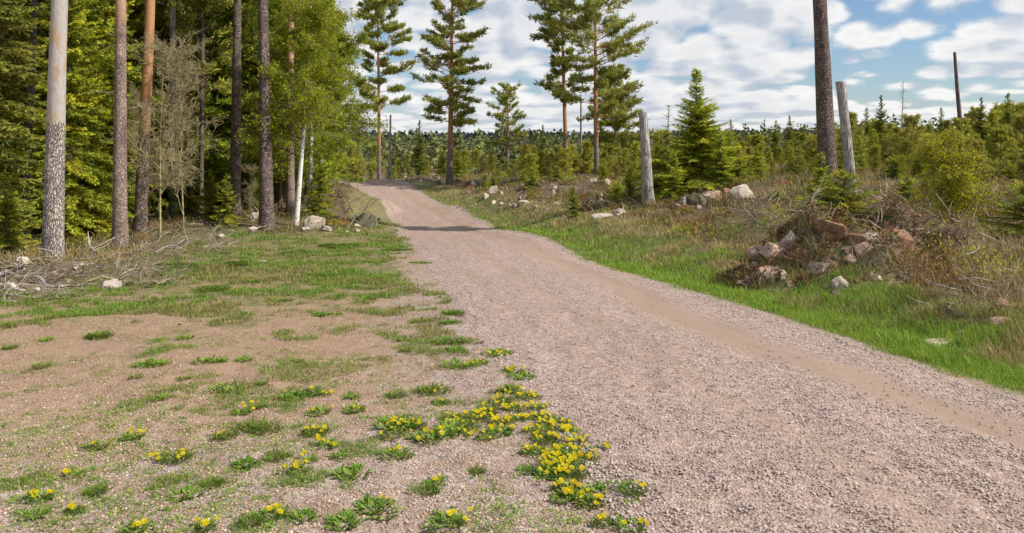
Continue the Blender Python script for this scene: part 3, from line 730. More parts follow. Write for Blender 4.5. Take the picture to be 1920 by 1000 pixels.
PINEG = [(.15, .175, .06), (.18, .205, .065), (.125, .155, .06), (.22, .225, .065)]
def pine_parts(h, r0, cs, spread, seed, bark, pal=PINEG, step=.42, nb=4, tuft=.22, nper=9, bend=(0, 0), wig=.12, pitch=(.0, .9), stubs=0, k=16, dens=1.0, gap=.3, topr=.03, oneside=None):
    g = np.random.default_rng(seed)
    P = trunk_path(h, bend, wig, seed, 60); tt = np.linspace(0, 1, 60)
    tm = trunk_mesh(h, r0, topr, bend, wig, seed, bark, .35, k, 60, .07, stubs=stubs)
    cm = MB(); A0, A1, AR = [], [], []; TP, TD = [], []
    z = cs * h
    while z < h * .99:
        q = (z - cs * h) / (h - cs * h)
        shape = (math.sin(math.pi * min(1, (.30 + q * .70)) ** 1.0) ** .6 if cs > .25 else (1 - q) ** .75) * .9 + .12
        if g.random() < gap and q < .8 and cs > .25: shape *= .45
        for b in range(g.integers(max(2, nb - 2), nb + 1)):
            a = g.uniform(0, 6.283); Lb = spread * shape * g.uniform(.5, 1.2)
            if oneside is not None and math.cos(a - oneside) < 0: Lb *= .6
            pt = lerp(pitch[0], pitch[1], q) + g.normal(0, .18)
            nseg = max(4, int(Lb / .22)); t = np.arange(1, nseg + 1) / nseg
            ca, sa = math.cos(a), math.sin(a); c0 = np.array([np.interp(z / h, tt, P[:, i]) for i in range(3)])
            curve = g.normal(0, .25)
            pts = c0 + np.stack([Lb * t * (ca - sa * curve * t), Lb * t * (sa + ca * curve * t), Lb * (t * math.sin(pt) + .22 * t ** 2 * g.uniform(-.4, 1.2)) + g.normal(0, .02, nseg)], -1)
            full = np.vstack([c0, pts]); A0.append(full[:-1]); A1.append(full[1:]); rr_ = np.linspace(.022, .006, nseg) * (.35 + Lb * .55); AR.append(rr_)
            # side twigs with tufts
            ks = t > (.35 if cs > .25 else .12)
            for sd in range(max(1, int(3 * dens))):
                pk = pts[ks]; mk = len(pk)
                an = a + g.normal(0, .9, mk); ll = Lb * .28 * g.uniform(.3, 1.1, mk) * (1.15 - t[ks] * .5) + .05
                d = norm(np.stack([np.cos(an), np.sin(an), g.uniform(-.1, .6, mk)], -1)); e = pk + d * ll[:, None]
                A0.append(pk); A1.append(e); AR.append(np.full(mk, .006))
                TP.append(e); TD.append(d)
                TP.append(lerp(pk, e, .6) + g.normal(0, .04, e.shape)); TD.append(d)
            TP.append(pts[-1:]); TD.append(norm(np.array([[ca, sa, .3]])))
        z += step * g.uniform(.6, 1.35)
    TP.append(P[-1:]); TD.append(np.array([[0, 0, 1.]]))
    TP = np.concatenate(TP); TD = np.concatenate(TD)
    tufts(cm, TP, TD, g, tuft, nper, pal)
    AR = np.concatenate(AR)
    tm.segs(np.concatenate(A0), np.concatenate(A1), AR, AR * .75, (1, 1, 1), 4)
    return [('trunk', tm.mesh('pine_trunk', bark)), ('crown', cm.mesh('pine_crown', M_NEEDLE))]

def branchy(h, seed, r0, spread, levels=3, nb=8, up=.9, sub=5, z0=.15, shrink=.5):
    """bare branching skeleton: list of (p0,p1,r) and the twig points"""
    g = np.random.default_rng(seed); P = trunk_path(h, (g.normal(0, .05 * h), g.normal(0, .05 * h)), .05, seed, 24)
    S0, S1, SR = [P[:-1]], [P[1:]], [np.linspace(r0, r0 * .15, 23)]
    ends = []
    starts = [(P[int(lerp(z0 * 23, 22, g.random() ** .9))], None) for _ in range(nb)]
    cur = []
    for p, _ in starts:
        a = g.uniform(0, 6.283); hfrac = p[2] / h
        cur.append((p, norm(np.array([math.cos(a), math.sin(a), up * g.uniform(.6, 1.4)])), spread * (1.15 - hfrac * .7) * g.uniform(.6, 1.15), r0 * .45 * (1.1 - hfrac)))
    for lv in range(levels):
        nxt = []
        for p, d, L, r in cur:
            m = 5; pts = [p]; dd = d
            for i in range(m):
                dd = norm(dd + g.normal(0, .16, 3)); pts.append(pts[-1] + dd * L / m)
            pts = np.array(pts); S0.append(pts[:-1]); S1.append(pts[1:]); SR.append(np.linspace(r, r * .35, m))
            ends.append((pts, dd, L))
            if lv < levels - 1:
                for _ in range(sub):
                    t = g.uniform(.2, 1); q = pts[int(t * m)]
                    nd = norm(dd + g.normal(0, .6, 3)); nxt.append((q, nd, L * shrink * g.uniform(.7, 1.2), r * .45))
        cur = nxt
    return np.concatenate(S0), np.concatenate(S1), np.concatenate(SR), ends

def leafy_parts(h, seed, r0, spread, bark, pal, leaf=.05, nper=9, hang=.5, nb=20, up=.7, levels=3, sub=5, z0=.2, wood=(1, 1, 1), twigmat=None):
    g = np.random.default_rng(seed); A, B, R, ends = branchy(h, seed, r0, spread, levels, nb, up, sub, z0)
    tm = MB(); P = trunk_path(h, (0, 0), 0, seed, 24)
    k = 23; tm.tube(np.vstack([A[:k], B[k - 1:k]]), np.r_[R[:k], r0 * .1], 10, wood, .04, seed)
    bm_ = MB(); bw = (.20, .16, .13); bm_.segs(A[k:], B[k:], np.maximum(R[k:], .003), np.maximum(R[k:] * .7, .002), bw, 4)
    cm = MB(); pal = np.array(pal); Q, C = [], []
    T0, T1 = [], []
    for pts, dd, L in ends:
        if L > spread * .75: continue
        for _ in range(nper):
            t = g.uniform(.1, 1); p = pts[int(t * 5)]; ln = g.uniform(.1, .45)
            d = norm(dd * .5 + g.normal(0, .5, 3) + np.array([0, 0, -hang])); e = p + d * ln
            T0.append(p); T1.append(e)
            kk = g.integers(3, 6); tt = g.uniform(.2, 1.05, (kk, 1)); Q.append(p + d * ln * tt + g.normal(0, leaf * .5, (kk, 3)))
            C.append(np.repeat((pal[g.integers(0, len(pal))] * g.uniform(.8, 1.25))[None], kk, 0))
    Q = np.concatenate(Q); C = np.concatenate(C); m = len(Q)
    T0 = np.array(T0); T1 = np.array(T1); bm_.segs(T0, T1, .0025, .0015, bw, 3)
    a = norm(g.normal(0, 1, (m, 3)) + np.array([0, 0, -hang])); b = norm(np.cross(a, g.normal(0, 1, (m, 3)))); s_ = leaf * g.uniform(.6, 1.25, (m, 1))
    V = np.stack([Q, Q + a * s_ * .55 + b * s_ * .38, Q + a * s_, Q + a * s_ * .55 - b * s_ * .38], 1)
    cm.add(V.reshape(-1, 3), None, np.arange(4 * m).reshape(m, 4), np.repeat(C * g.uniform(.8, 1.2, (m, 1)), 4, 0))
    return [('trunk', tm.mesh('stem', bark)), ('branches', bm_.mesh('branches', M_TWIG)), ('crown', cm.mesh('leaves', M_LEAF))]

SPG = [(.13, .16, .035), (.16, .19, .04), (.10, .13, .035), (.20, .21, .04)]
SPDARK = [(.10, .125, .035), (.13, .15, .04), (.08, .105, .03), (.13, .14, .05)]
SPYEL = [(.19, .225, .035), (.16, .20, .035), (.24, .26, .04), (.13, .165, .035)]

# -- the named trunks of the left wood (base at photo x, metres ahead, base and top columns of the visible length)
def tall_pine(x, D, wpx, xtop, hgt, seed, mat_, label, cs=.62, wtop=None, stubs=10, spread=2.2, name='pine_tree', k=26):
    p = at(x, D); r0 = wpx / F * D / 2
    ztop = CAMZ + HY / F * D - p[2]            # height of the frame's upper edge above the base
    bx = (xtop - x) / F * D * hgt / ztop
    r1 = max(.04, r0 - (r0 - (wtop or wpx * .75) / F * D / 2) * hgt / ztop)
    parts = pine_parts(hgt, r0, cs, spread, seed, mat_, bend=(bx, 0), wig=.04, stubs=stubs, k=k, topr=min(r1, .09), tuft=.26, nper=7, step=.5)
    return kit(name, parts, label, 'pine tree', p)

# dead stripped snag, far left
def snag(x, D, wpx, xtop, hgt, seed, mat_, label, wtop, name, cat, flare=.15, cut=False, rn=.05, stubs=0):
    p = at(x, D); r0 = wpx / F * D / 2; r1 = wtop / F * D / 2
    bx = (xtop - x) / F * D
    mb = trunk_mesh(hgt, r0, r1, (bx, 0), .02, seed, mat_, flare, 28, 90, rn, stubs=stubs)
    t = thing(name, label, cat, p); link('trunk', mb.mesh('trunk', mat_, False), t)
    return t, p, r1, bx
snag(98, 17, 37, 117, 8.2, 3, M_SNAG, 'thick pale trunk with bark stripped above and rough grey bark below', 24, 'dead_tree', 'dead tree', .2, stubs=0)
tall_pine(225, 21, 27, 225, 17, 12, M_BARKF, 'straight reddish brown pine trunk right of the pale stripped trunk', wtop=19)
tall_pine(262, 25, 24, 282, 18, 13, M_BARKO, 'grey pine with flaking orange upper bark leaning slightly right', wtop=17)
tall_pine(45, 22, 15, 66, 15, 14, M_BIRCH if False else M_PLATEBARK, 'slim dark blotchy trunk at the far left of the wood', wtop=10, cs=.7)
tall_pine(440, 31, 21, 446, 18, 15, M_PLATEBARK, 'dark brown pine trunk behind the brush left of the tallest dark pine', wtop=16)
tall_pine(500, 28, 27, 494, 19, 16, M_PLATEBARK, 'tall dark pine trunk standing just left of the white birch', wtop=20)
tall_pine(545, 34, 16, 545, 17, 17, M_BARKF, 'slender reddish trunk partly hidden behind the white birch', wtop=13)
tall_pine(377, 33, 9, 379, 12, 18, M_SPRBARK, 'thin dark stem between the grey bare bush and the brown pine', wtop=7, cs=.45, spread=1.4)
tall_pine(325, 32, 15, 324, 15, 19, M_GREYWOOD, 'pale grey trunk half hidden behind the bare bush', wtop=11, cs=.7)
tall_pine(408, 40, 13, 405, 16, 20, M_SPRBARK, 'faint dark trunk deep in the wood behind the brush pile', wtop=10, cs=.6)
tall_pine(160, 34, 14, 165, 16, 21, M_SPRBARK, 'dark trunk deep in the wood behind the yellow green spruces', wtop=10, cs=.6)
tall_pine(15, 30, 14, 20, 16, 22, M_SPRBARK, 'dark trunk at the left border behind low spruce boughs', wtop=10, cs=.6)
# birch beside the dark pine
p = at(555, 29)
parts = leafy_parts(8.6, 44, .115, 3.0, M_BIRCH, [(.25, .36, .04), (.30, .40, .05), (.20, .31, .035), (.33, .40, .07)], .075, 7, .6, 30, .55, 3, 6, .30)
kit('birch_tree', parts, 'white stemmed birch with fresh bright green leaves at the wood edge', 'birch tree', p, .4)
bp2 = leafy_parts(9.5, 45, .13, 3.2, M_BIRCH, [(.22, .32, .035), (.26, .36, .05), (.18, .27, .03)], .08, 8, .6, 36, .55, 3, 6, .28)
kit('birch_tree', bp2, 'leafy birch filling the gap behind the reddish trunk and birch', 'birch tree', at(580, 36), 1.4)
kit('birch_tree', bp2, 'leafy birch whose foliage forms the right border of the wood', 'birch tree', at(600, 42), 3.4, None, 1.1)
kit('birch_tree', bp2, 'green birch crown behind the tall dark pine trunk', 'birch tree', at(470, 38), 5.1, None, 1.0)

# spruces that fill the wood: a few prototypes, copied
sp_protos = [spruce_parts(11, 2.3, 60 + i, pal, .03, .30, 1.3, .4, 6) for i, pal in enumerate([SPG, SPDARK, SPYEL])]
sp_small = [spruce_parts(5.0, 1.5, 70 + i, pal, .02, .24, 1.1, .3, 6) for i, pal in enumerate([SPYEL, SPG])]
wood_labels = []
marks = [(45, 'slim blotchy trunk'), (98, 'pale stripped trunk'), (225, 'reddish brown pine'), (268, 'orange barked pine'), (325, 'pale grey trunk'), (440, 'dark brown pine'), (500, 'tall dark pine'), (555, 'white birch')]
def between(x):
    for k in range(len(marks) - 1):
        if marks[k][0] <= x <= marks[k + 1][0]: return 'between the %s and the %s' % (marks[k][1], marks[k + 1][1])
    return 'left of the slim blotchy trunk' if x < 45 else 'right of the white birch'
tone = ['green', 'dark', 'yellow green']
SPR = [  # x, D, proto, scale
    (-35, 20, 1, .9), (5, 24, 0, .8), (75, 27, 1, .9), (140, 25, 2, .85), (185, 27, 2, .9), (165, 31, 0, 1.0), (125, 23.5, 2, .75), (200, 30, 2, .9), (245, 34, 0, 1.0), (20, 29, 0, 1.0),
    (60, 34, 0, 1.1), (110, 38, 1, 1.15), (290, 38, 1, 1.1), (240, 42, 2, 1.1), (330, 42, 0, 1.15), (360, 38, 0, .95), (390, 44, 1, 1.15), (415, 37, 0, .85), (430, 44, 0, 1.15), (470, 46, 1, 1.2), (505, 42, 0, 1.05), (540, 46, 2, 1.0), (-30, 32, 1, 1.1),
    (20, 48, 1, 1.2), (90, 50, 0, 1.2), (150, 48, 1, 1.2), (210, 52, 0, 1.2), (270, 50, 1, 1.2), (320, 54, 0, 1.2), (370, 55, 1, 1.2), (420, 56, 0, 1.3), (460, 58, 1, 1.3), (500, 60, 0, 1.25), (535, 58, 1, 1.15), (-60, 45, 0, 1.2), (-90, 30, 0, 1.0), (-120, 42, 1, 1.2), (560, 62, 0, .9)]
used = {}
for k, (x, D, pr, sc) in enumerate(SPR):
    base = '%s spruce %s' % (tone[pr], between(x))
    depth = 'at the edge' if D < 28 else ('second row' if D < 40 else 'deep in the wood')
    lab = (base + ' ' + depth).replace('orange barked pine', 'orange pine')
    used[lab] = used.get(lab, 0) + 1
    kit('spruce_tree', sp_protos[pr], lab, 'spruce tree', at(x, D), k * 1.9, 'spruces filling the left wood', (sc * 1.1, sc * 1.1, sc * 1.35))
for k, (x, D, pr, sc, lab) in enumerate([(395, 29, 1, .42, 'small green spruce at the foot of the dark brown pine'), (425, 28, 0, .40, 'small yellow green spruce beside the dark brown pine foot'),
        (350, 31, 1, .7, 'young spruce behind the grey bare bush'), (10, 17.5, 0, .42, 'low spruce boughs at the left border beside the blotchy trunk'), (0, 21, 1, .8, 'green spruce boughs hanging over the left border'),
        (175, 24.5, 0, .62, 'bright yellow green young spruce left of the reddish brown pine'), (600, 36, 0, .62, 'yellow green young tree at the right foot of the wood'), (585, 33, 1, .35, 'little spruce just right of the white birch'),
        (470, 35, 0, .6, 'yellow green young spruce behind the tall dark pine')]):
    kit('young_spruce', sp_small[pr], lab, 'spruce tree', at(x, D), k * 2.3, None, sc)

wp = [pine_parts(14, .11, .12, 2.5, 250 + i, M_BARKF, pal=pl, step=.36, nb=5, tuft=.24, nper=8, gap=.0, dens=1.2, pitch=(-.2, .8), k=10) for i, pl in enumerate([[(.15, .20, .04), (.19, .24, .05), (.12, .16, .04)], [(.22, .28, .04), (.26, .31, .05), (.18, .22, .04)]])]
for x, D, pr, sc, lab in ((425, 36, 0, .95, 'bushy green pine left of the dark brown pine'), (470, 36, 0, 1.0, 'bushy green pine between the dark brown pine and the tall dark pine'), (525, 38, 1, .95, 'yellow green pine behind the tall dark pine'), (360, 35, 0, .9, 'bushy pine behind the leafless grey bush'),
                          (190, 32, 1, .95, 'yellow green pine behind the reddish brown pine'), (140, 33, 0, .9, 'bushy pine right of the pale stripped trunk'), (20, 27, 0, .9, 'bushy pine behind the slim blotchy trunk'), (300, 36, 1, .95, 'yellow green pine behind the orange barked pine'), (605, 48, 1, .9, 'yellow green pine at the right border of the wood'), (575, 40, 0, .9, 'bushy green pine behind the white birch')):
    kit('pine_tree', wp[pr], lab, 'pine tree', at(x, D), x * .7, None, sc)
# bare grey bush
A, B, R, ends = branchy(5.6, 91, .045, 1.9, 4, 18, 1.5, 5, .05, .56)
mb = MB(); mb.segs(A, B, np.maximum(R, .0055), np.maximum(R * .7, .004), (.36, .31, .17), 3)
bare = mb.mesh('branches', M_TWIG)
for x, D, rz, sc, lab in ((300, 24, .3, 1.0, 'pale leafless bush with arching grey branches beside the orange barked pine'), (345, 27, 2.2, .95, 'second leafless grey bush right of the arching one'), (275, 27, 4.0, .8, 'leafless twiggy bush at the foot of the orange barked pine'),
                          (470, 33, 1.0, .35, 'small leafless bush by the foot of the dark brown pine')):
    t = thing('bare_bush', lab, 'bush', at(x, D), rz, None, sc * 1.15); link('branches', bare, t)

# -- pines standing on the clearing
def field_pine(x, D, wpx, xtop, hgt, seed, label, cs, spread, **kw):
    p = at(x, D); r0 = wpx / F * D / 2; ztop = CAMZ + HY / F * D - p[2]; bx = (xtop - x) / F * D * hgt / ztop
    kw.setdefault('step', .46)
    parts = pine_parts(hgt, r0, cs, spread, seed, kw.pop('bark', M_BARKO), bend=(bx, 0), wig=.06, k=14, topr=.05, **kw)
    return kit('pine_tree', parts, label, 'pine tree', p)
field_pine(711, 74, 8, 709, 21, 101, 'slim orange stemmed pine left of the road crest', .36, 3.0, tuft=.34, nper=10, nb=4, gap=.35, step=.55)
field_pine(843, 64, 13, 849, 20, 102, 'thick pine with full dense crown right of the road crest', .26, 2.5, tuft=.28, nper=8, nb=5, gap=.1, dens=1.0, step=.42, pitch=(-.15, .8))
field_pine(1062, 62, 10, 1054, 19, 103, 'pine with thin open crown, left one of the close pair', .32, 2.3, tuft=.32, nper=9, nb=4, gap=.35)
field_pine(1119, 58, 11, 1115, 18, 104, 'pine with broad crown, right one of the close pair', .27, 3.3, tuft=.28, nper=7, nb=5, gap=.25, dens=1.0)
field_pine(1155, 66, 7, 1150, 9.5, 105, 'lower bushy pine tucked behind the right pine of the pair', .25, 2.6, tuft=.30, nper=9, nb=5, gap=.1, dens=1.3)
field_pine(952, 78, 6, 952, 9.3, 106, 'short round headed pine standing alone between the tall pines', .28, 1.9, tuft=.28, nper=7, nb=4, gap=.2)
# big right pine: trunk in frame, crown above the frame, throws the shadow on the road
p = at(1553, 28); hgt = 19; ztop = CAMZ + HY / F * 28 - p[2]
kit('pine_tree', pine_parts(hgt, 34 / F * 28 / 2, .56, 1.5, 107, M_PLATEBARK, bend=((1536 - 1553) / F * 28 * hgt / ztop, 0), wig=.05, k=26, topr=.12, tuft=.30, nper=9, nb=5, dens=1.5, gap=.0), 'tall dark scaly pine trunk beside the grey high stump', 'pine tree', p)
# high stumps
def high_stump(x, D, wpx, xtop, ytop, wtop, seed, mat_, label, name='high_stump', cat='stump', flare=.25):
    p = at(x, D); h = CAMZ + (HY - ytop) / F * D - p[2]
    t, p, r1, bx = snag(x, D, wpx, xtop, h, seed, mat_, label, wtop, name, cat, flare, rn=.06)
    return t
high_stump(1216, 28, 23, 1206, 209, 15, 31, M_GREYWOOD, 'grey barkless high stump standing alone left of the big spruce')
high_stump(1597, 24, 19, 1577, 153, 17, 32, M_GREYWOOD, 'taller grey weathered high stump right of the dark pine trunk')
high_stump(1806, 55, 10, 1790, 98, 5, 33, M_PLATEBARK, 'thin dead snag pole above the trees on the right', 'dead_tree', 'dead tree')
high_stump(731, 66, 6, 732, 215, 3, 34, M_GREYWOOD, 'short dead spike beside the slim orange pine', 'dead_tree', 'dead tree')
high_stump(1090, 70, 6, 1089, 185, 3, 35, M_GREYWOOD, 'thin bare dead pole between the close pair of pines', 'dead_tree', 'dead tree')
high_stump(1281, 26, 9, 1281, 371, 8, 36, M_GREYWOOD, 'short grey stump left of the uprooted rocks', 'stump')
high_stump(1576, 20, 13, 1576, 383, 12, 37, M_CUT, 'small freshly cut pale stump in front of the grey high stump', 'stump')

# big young spruce and neighbours on the right
big = spruce_parts(4.9, 3.0, 201, [(.16, .20, .03), (.21, .25, .035), (.26, .29, .04), (.13, .17, .03)], .01, .16, .85, .12, 10, pexp=1.35)
kit('young_spruce', big, 'large pointed young spruce right of the lone grey stump', 'spruce tree', at(1306, 30), 0, None, 1.0)
ys = [spruce_parts(3.0, 1.0, 210 + i, pl, .01, .16, .95, .12, 7) for i, pl in enumerate([SPG, SPYEL, [(.16, .20, .035), (.20, .23, .04), (.12, .16, .035)]])]
yp = [pine_parts(3.6, .045, .06, 1.15, 220 + i, M_BARKO, pal=pl, step=.28, nb=5, tuft=.17, nper=8, wig=.05, pitch=(.35, 1.1), k=8, dens=.7, topr=.012) for i, pl in enumerate([[(.16, .19, .045), (.20, .22, .05), (.13, .16, .045)], [(.19, .21, .045), (.24, .25, .055)], [(.16, .18, .06), (.21, .20, .07)]])]
yb = [leafy_parts(3.0, 230 + i, .022, .9, M_TWIG, pl, .05, 7, .0, 14, 1.2, 3, 4, .1, (.22, .18, .14)) for i, pl in enumerate([[(.28, .34, .035), (.34, .40, .05), (.23, .30, .035)], [(.20, .23, .07), (.25, .26, .09), (.17, .19, .06)]])]
for x, D, pr, sc, lab in ((1262, 28.5, 1, .62, 'yellow green little spruce at the left skirt of the large spruce'), (1352, 28.5, 1, .7, 'yellow green little spruce at the right skirt of the large spruce'), (1385, 30, 2, .62, 'light green spruce right of the large spruce'), (1232, 31, 2, .7, 'light green spruce tucked behind the lone stump'), (1540, 22.5, 1, .52, 'bright yellow green little spruce at the foot of the dark pine'), (1250, 33, 0, .9, 'young spruce between the lone stump and the large spruce'), (1365, 31, 2, .75, 'young spruce leaning against the right side of the large spruce'),
                          (1075, 27, 0, .40, 'dark little spruce in front of the rocks left of the lone stump'), (1180, 31, 2, .45, 'small spruce just left of the lone grey stump'), (1420, 33, 2, .6, 'small green spruce behind the uprooted rocks')):
    kit('young_spruce', ys[pr], lab, 'spruce tree', at(x, D), x * .1, None, sc)
bs = leafy_parts(2.6, 240, .03, 1.1, M_TWIG, [(.32, .38, .035), (.38, .44, .05), (.26, .34, .035)], .05, 8, .0, 15, 1.2, 3, 5, .02, (.24, .20, .15))
kit('birch_shrub', bs, 'bright yellow green leafing birch shrub behind the earth mound', 'shrub', at(1783, 14), 0, None, (.72, .72, .74))
A, B, R, ends = branchy(1.3, 95, .012, .4, 3, 12, 1.6, 5, .05, .6)
mb = MB(); mb.segs(A, B, np.maximum(R, .004), np.maximum(R * .7, .003), (.26, .24, .20), 3)
t = thing('bare_bush', 'small grey leafless bush below the grey high stump', 'bush', at(1622, 17)); link('branches', mb.mesh('branches', M_TWIG), t)

# regrowth across the clearing
def place_many(name, protos, N_, d0, d1, u0, u1, cond, labf, cat, group, smin, smax, seed, mind=.9):
    g = np.random.default_rng(seed); pts = []; tries = 0
    while len(pts) < N_ and tries < 30000:
        tries += 1; D = math.exp(g.uniform(math.log(d0), math.log(d1))); u = g.uniform(u0, u1); X = u * D
        s = road_s(X, D)
        if -.35 < s < 1.35 and D < 90: continue
        if not cond(u * F + 960, D): continue
        if any((X - a) ** 2 + (D - b) ** 2 < (mind * (1 + D * .006)) ** 2 for a, b in pts): continue
        pts.append((X, D)); sc = g.uniform(smin, smax)
        x = u * F + 960
        sc *= size_at(x, D)
        kit(name, protos[g.integers(0, len(protos))], labf(x, D), cat, (X, D, float(terrain(X, D))), g.uniform(0, 6.28), group, (sc * g.uniform(.85, 1.15), sc * g.uniform(.85, 1.15), sc))
def size_at(x, D):
    """the skyline of the regrowth as the photo shows it: metres tall / prototype height"""
    top = np.interp(x, [600, 700, 1000, 1180, 1250, 1400, 1500, 1590, 1640, 1700, 1760, 1850, 1920, 2100], [262, 266, 262, 258, 240, 246, 250, 215, 205, 212, 215, 200, 190, 180])
    X = (x - 960) / F * D; h = CAMZ + (HY - top) / F * D - float(terrain(X, D))
    return float(np.clip(h, .8, 8)) / 3.3 * .93 * float(np.clip(.35 + (D - limit(x)) / 22, .35, 1))
def limit(x): return np.interp(x, [600, 760, 860, 1000, 1200, 1230, 1430, 1500, 1650, 1900, 2200], [67, 66, 55, 45, 36, 33, 31, 27, 24, 20, 20])
def allowed(x, D):
    if x < 600 and D < 66: return False
    if x < 760 and D < 68: return False
    lim = np.interp(x, [600, 760, 860, 1000, 1200, 1230, 1430, 1500, 1650, 1900, 2200], [67, 66, 55, 45, 36, 33, 31, 27, 24, 20, 20])
    return D > lim
def zone(x):
    return 'left of the close pines' if x < 1050 else 'before the lone stump' if x < 1215 else 'beside the large spruce' if x < 1560 else 'right of the high stump'
def far_word(D): return 'near row of the' if D < 45 else ('middle of the' if D < 75 else 'back of the')
place_many('young_pine', yp, 205, 22, 125, -.28, .80, allowed, lambda x, D: 'young pine in the %s regrowth, %s' % (far_word(D), zone(x)), 'pine tree', 'young pines in the regrowth', .35, 1.0, 301)
place_many('young_spruce', ys, 90, 20, 115, -.28, .80, allowed, lambda x, D: 'young green spruce in the %s regrowth, %s' % (far_word(D), zone(x)), 'spruce tree', 'young spruces in the regrowth', .4, .95, 302)
place_many('birch_sapling', yb, 170, 20, 110, -.28, .80, allowed, lambda x, D: 'thin leafing birch sapling in the %s regrowth, %s' % (far_word(D), zone(x)), 'birch tree', 'birch saplings in the regrowth', .3, .85, 303)
# small seedlings nearer the road on the heath
def small_ok(x, D):
    X = (x - 960) / F * D; return zones(X, D)[1] > .8 and road_s(X, D) > 1.5
_sz = size_at
ysw = [spruce_parts(1.6, 1.2, 260 + i, pl, .01, .13, .8, .1, 7, pexp=.7) for i, pl in enumerate([SPG, SPYEL])]
size_at = lambda x, D: 1.0
place_many('spruce_seedling', ysw, 26, 13, 50, -.05, .75, small_ok, lambda x, D: 'knee high spruce seedling on the heath, %s %s' % ('near the road' if D < 25 else 'farther out', zone(x)), 'seedling', 'spruce seedlings on the heath', .3, .7, 304, 1.2)
size_at = _sz
# skyline trees that stand out, right
for x, D, pr, sc, ytop, lab in ((1652, 62, 1, 1, 178, 'pointed spruce rising above the skyline right of the grey high stump'), (1765, 70, 2, 1, 200, 'dark rounded spruce top in the right skyline'), (1840, 60, 1, 1, 182, 'spruce in the skyline right of the thin dead pole'), (1890, 52, 0, 1, 172, 'tallest green tree at the right border skyline'), (1625, 70, 0, 1, 200, 'spruce top directly right of the grey high stump'),
                                 (1480, 90, 1, 1, 216, 'small pointed spruce above the skyline left of the dark pine'), (1455, 90, 0, 1, 224, 'small dark spruce top left of the dark pine'), (1370, 85, 2, 1, 222, 'spruce top right of the large young spruce'), (787, 90, 1, 1, 225, 'slim spruce top left of the dense pine'), (1018, 95, 1, 1, 234, 'small pale spruce top between the lone pine and the pair')):
    p = at(x, D); h = CAMZ + (HY - ytop) / F * D - p[2]
    kit('spruce_tree', sp_protos[pr], lab, 'spruce tree', p, x, None, h / 11)
for x, D, ytop, lab in ((1692, 60, 152, 'dead spiky spruce top poking above the right skyline'), (1252, 36, 195, 'bare brown spruce top left of the large young spruce')):
    p = at(x, D); h = CAMZ + (HY - ytop) / F * D - p[2]; g = np.random.default_rng(int(x)); mb = trunk_mesh(h, .07, .015, (0, 0), .05, 3, M_GREYWOOD, .2, 8, 30, .05)
    z = g.uniform(.45, .98, 60) * h; a = g.uniform(0, 6.283, 60); P0 = np.stack([z * 0, z * 0, z], -1); d = np.stack([np.cos(a), np.sin(a), g.uniform(-.1, .4, 60)], -1)
    mb.segs(P0, P0 + d * (.12 + .55 * (1 - z / h))[:, None] * 1.3, .018, .008, (1, 1, 1), 3)
    t = thing('dead_tree', lab, 'dead tree', p); link('trunk', mb.mesh('trunk', M_GREYWOOD), t)

# distant forest: one uncountable mass
g = np.random.default_rng(9); mb = MB()
ND = 6500
D = np.exp(g.uniform(math.log(110), math.log(900), ND)); u = g.uniform(-.95, .95, ND); X = u * D
Z = terrain(X, D)
D = np.where(g.random(ND) < .35, g.uniform(430, 700, ND), D); X = u * D; Z = terrain(X, D)
top = np.where(D > 420, 9.6, np.where(u > .35, 6.0, 6.3)) * g.uniform(.7, 1.12, ND) * np.where(D > 420, .93 + .14 * vnoise(X / 40, D / 200, 4), 1)
for lay in range(34):
    q = g.random(ND); rad = (1 - q) * top * .24 + .15
    a = g.uniform(0, 6.283, ND); r_ = rad * g.uniform(.3, 1, ND)
    c = np.stack([X + r_ * np.cos(a), D + r_ * np.sin(a), Z + top * (q * .93 + .03)], -1)
    s_ = (.075 + .08 * (1 - q)) * top * (1 + (D > 420) * .8)
    d = norm(g.normal(0, 1, (ND, 3)) * [1, 1, .5] + [0, 0, .35]); b = norm(np.cross(d, g.normal(0, 1, (ND, 3))))
    T = np.stack([c - b * s_[:, None] * .5, c + b * s_[:, None] * .5, c + d * s_[:, None] * 1.1], 1)
    base = np.array([(.14, .165, .065), (.17, .20, .065), (.19, .20, .08), (.20, .18, .11)])[(vnoise(X / 13, D / 13, 8) * 3.99).astype(int)]
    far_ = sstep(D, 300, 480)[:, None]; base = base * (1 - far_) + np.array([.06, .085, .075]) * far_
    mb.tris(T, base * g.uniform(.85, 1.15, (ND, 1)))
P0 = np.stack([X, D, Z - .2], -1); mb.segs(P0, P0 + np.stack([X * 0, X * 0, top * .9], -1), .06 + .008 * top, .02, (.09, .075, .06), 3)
o = link('distant_forest', mb.mesh('distant_forest', M_FAR)); tag(o, 'far off mass of low conifers reaching to a dark wooded ridge', 'forest', kind='stuff')

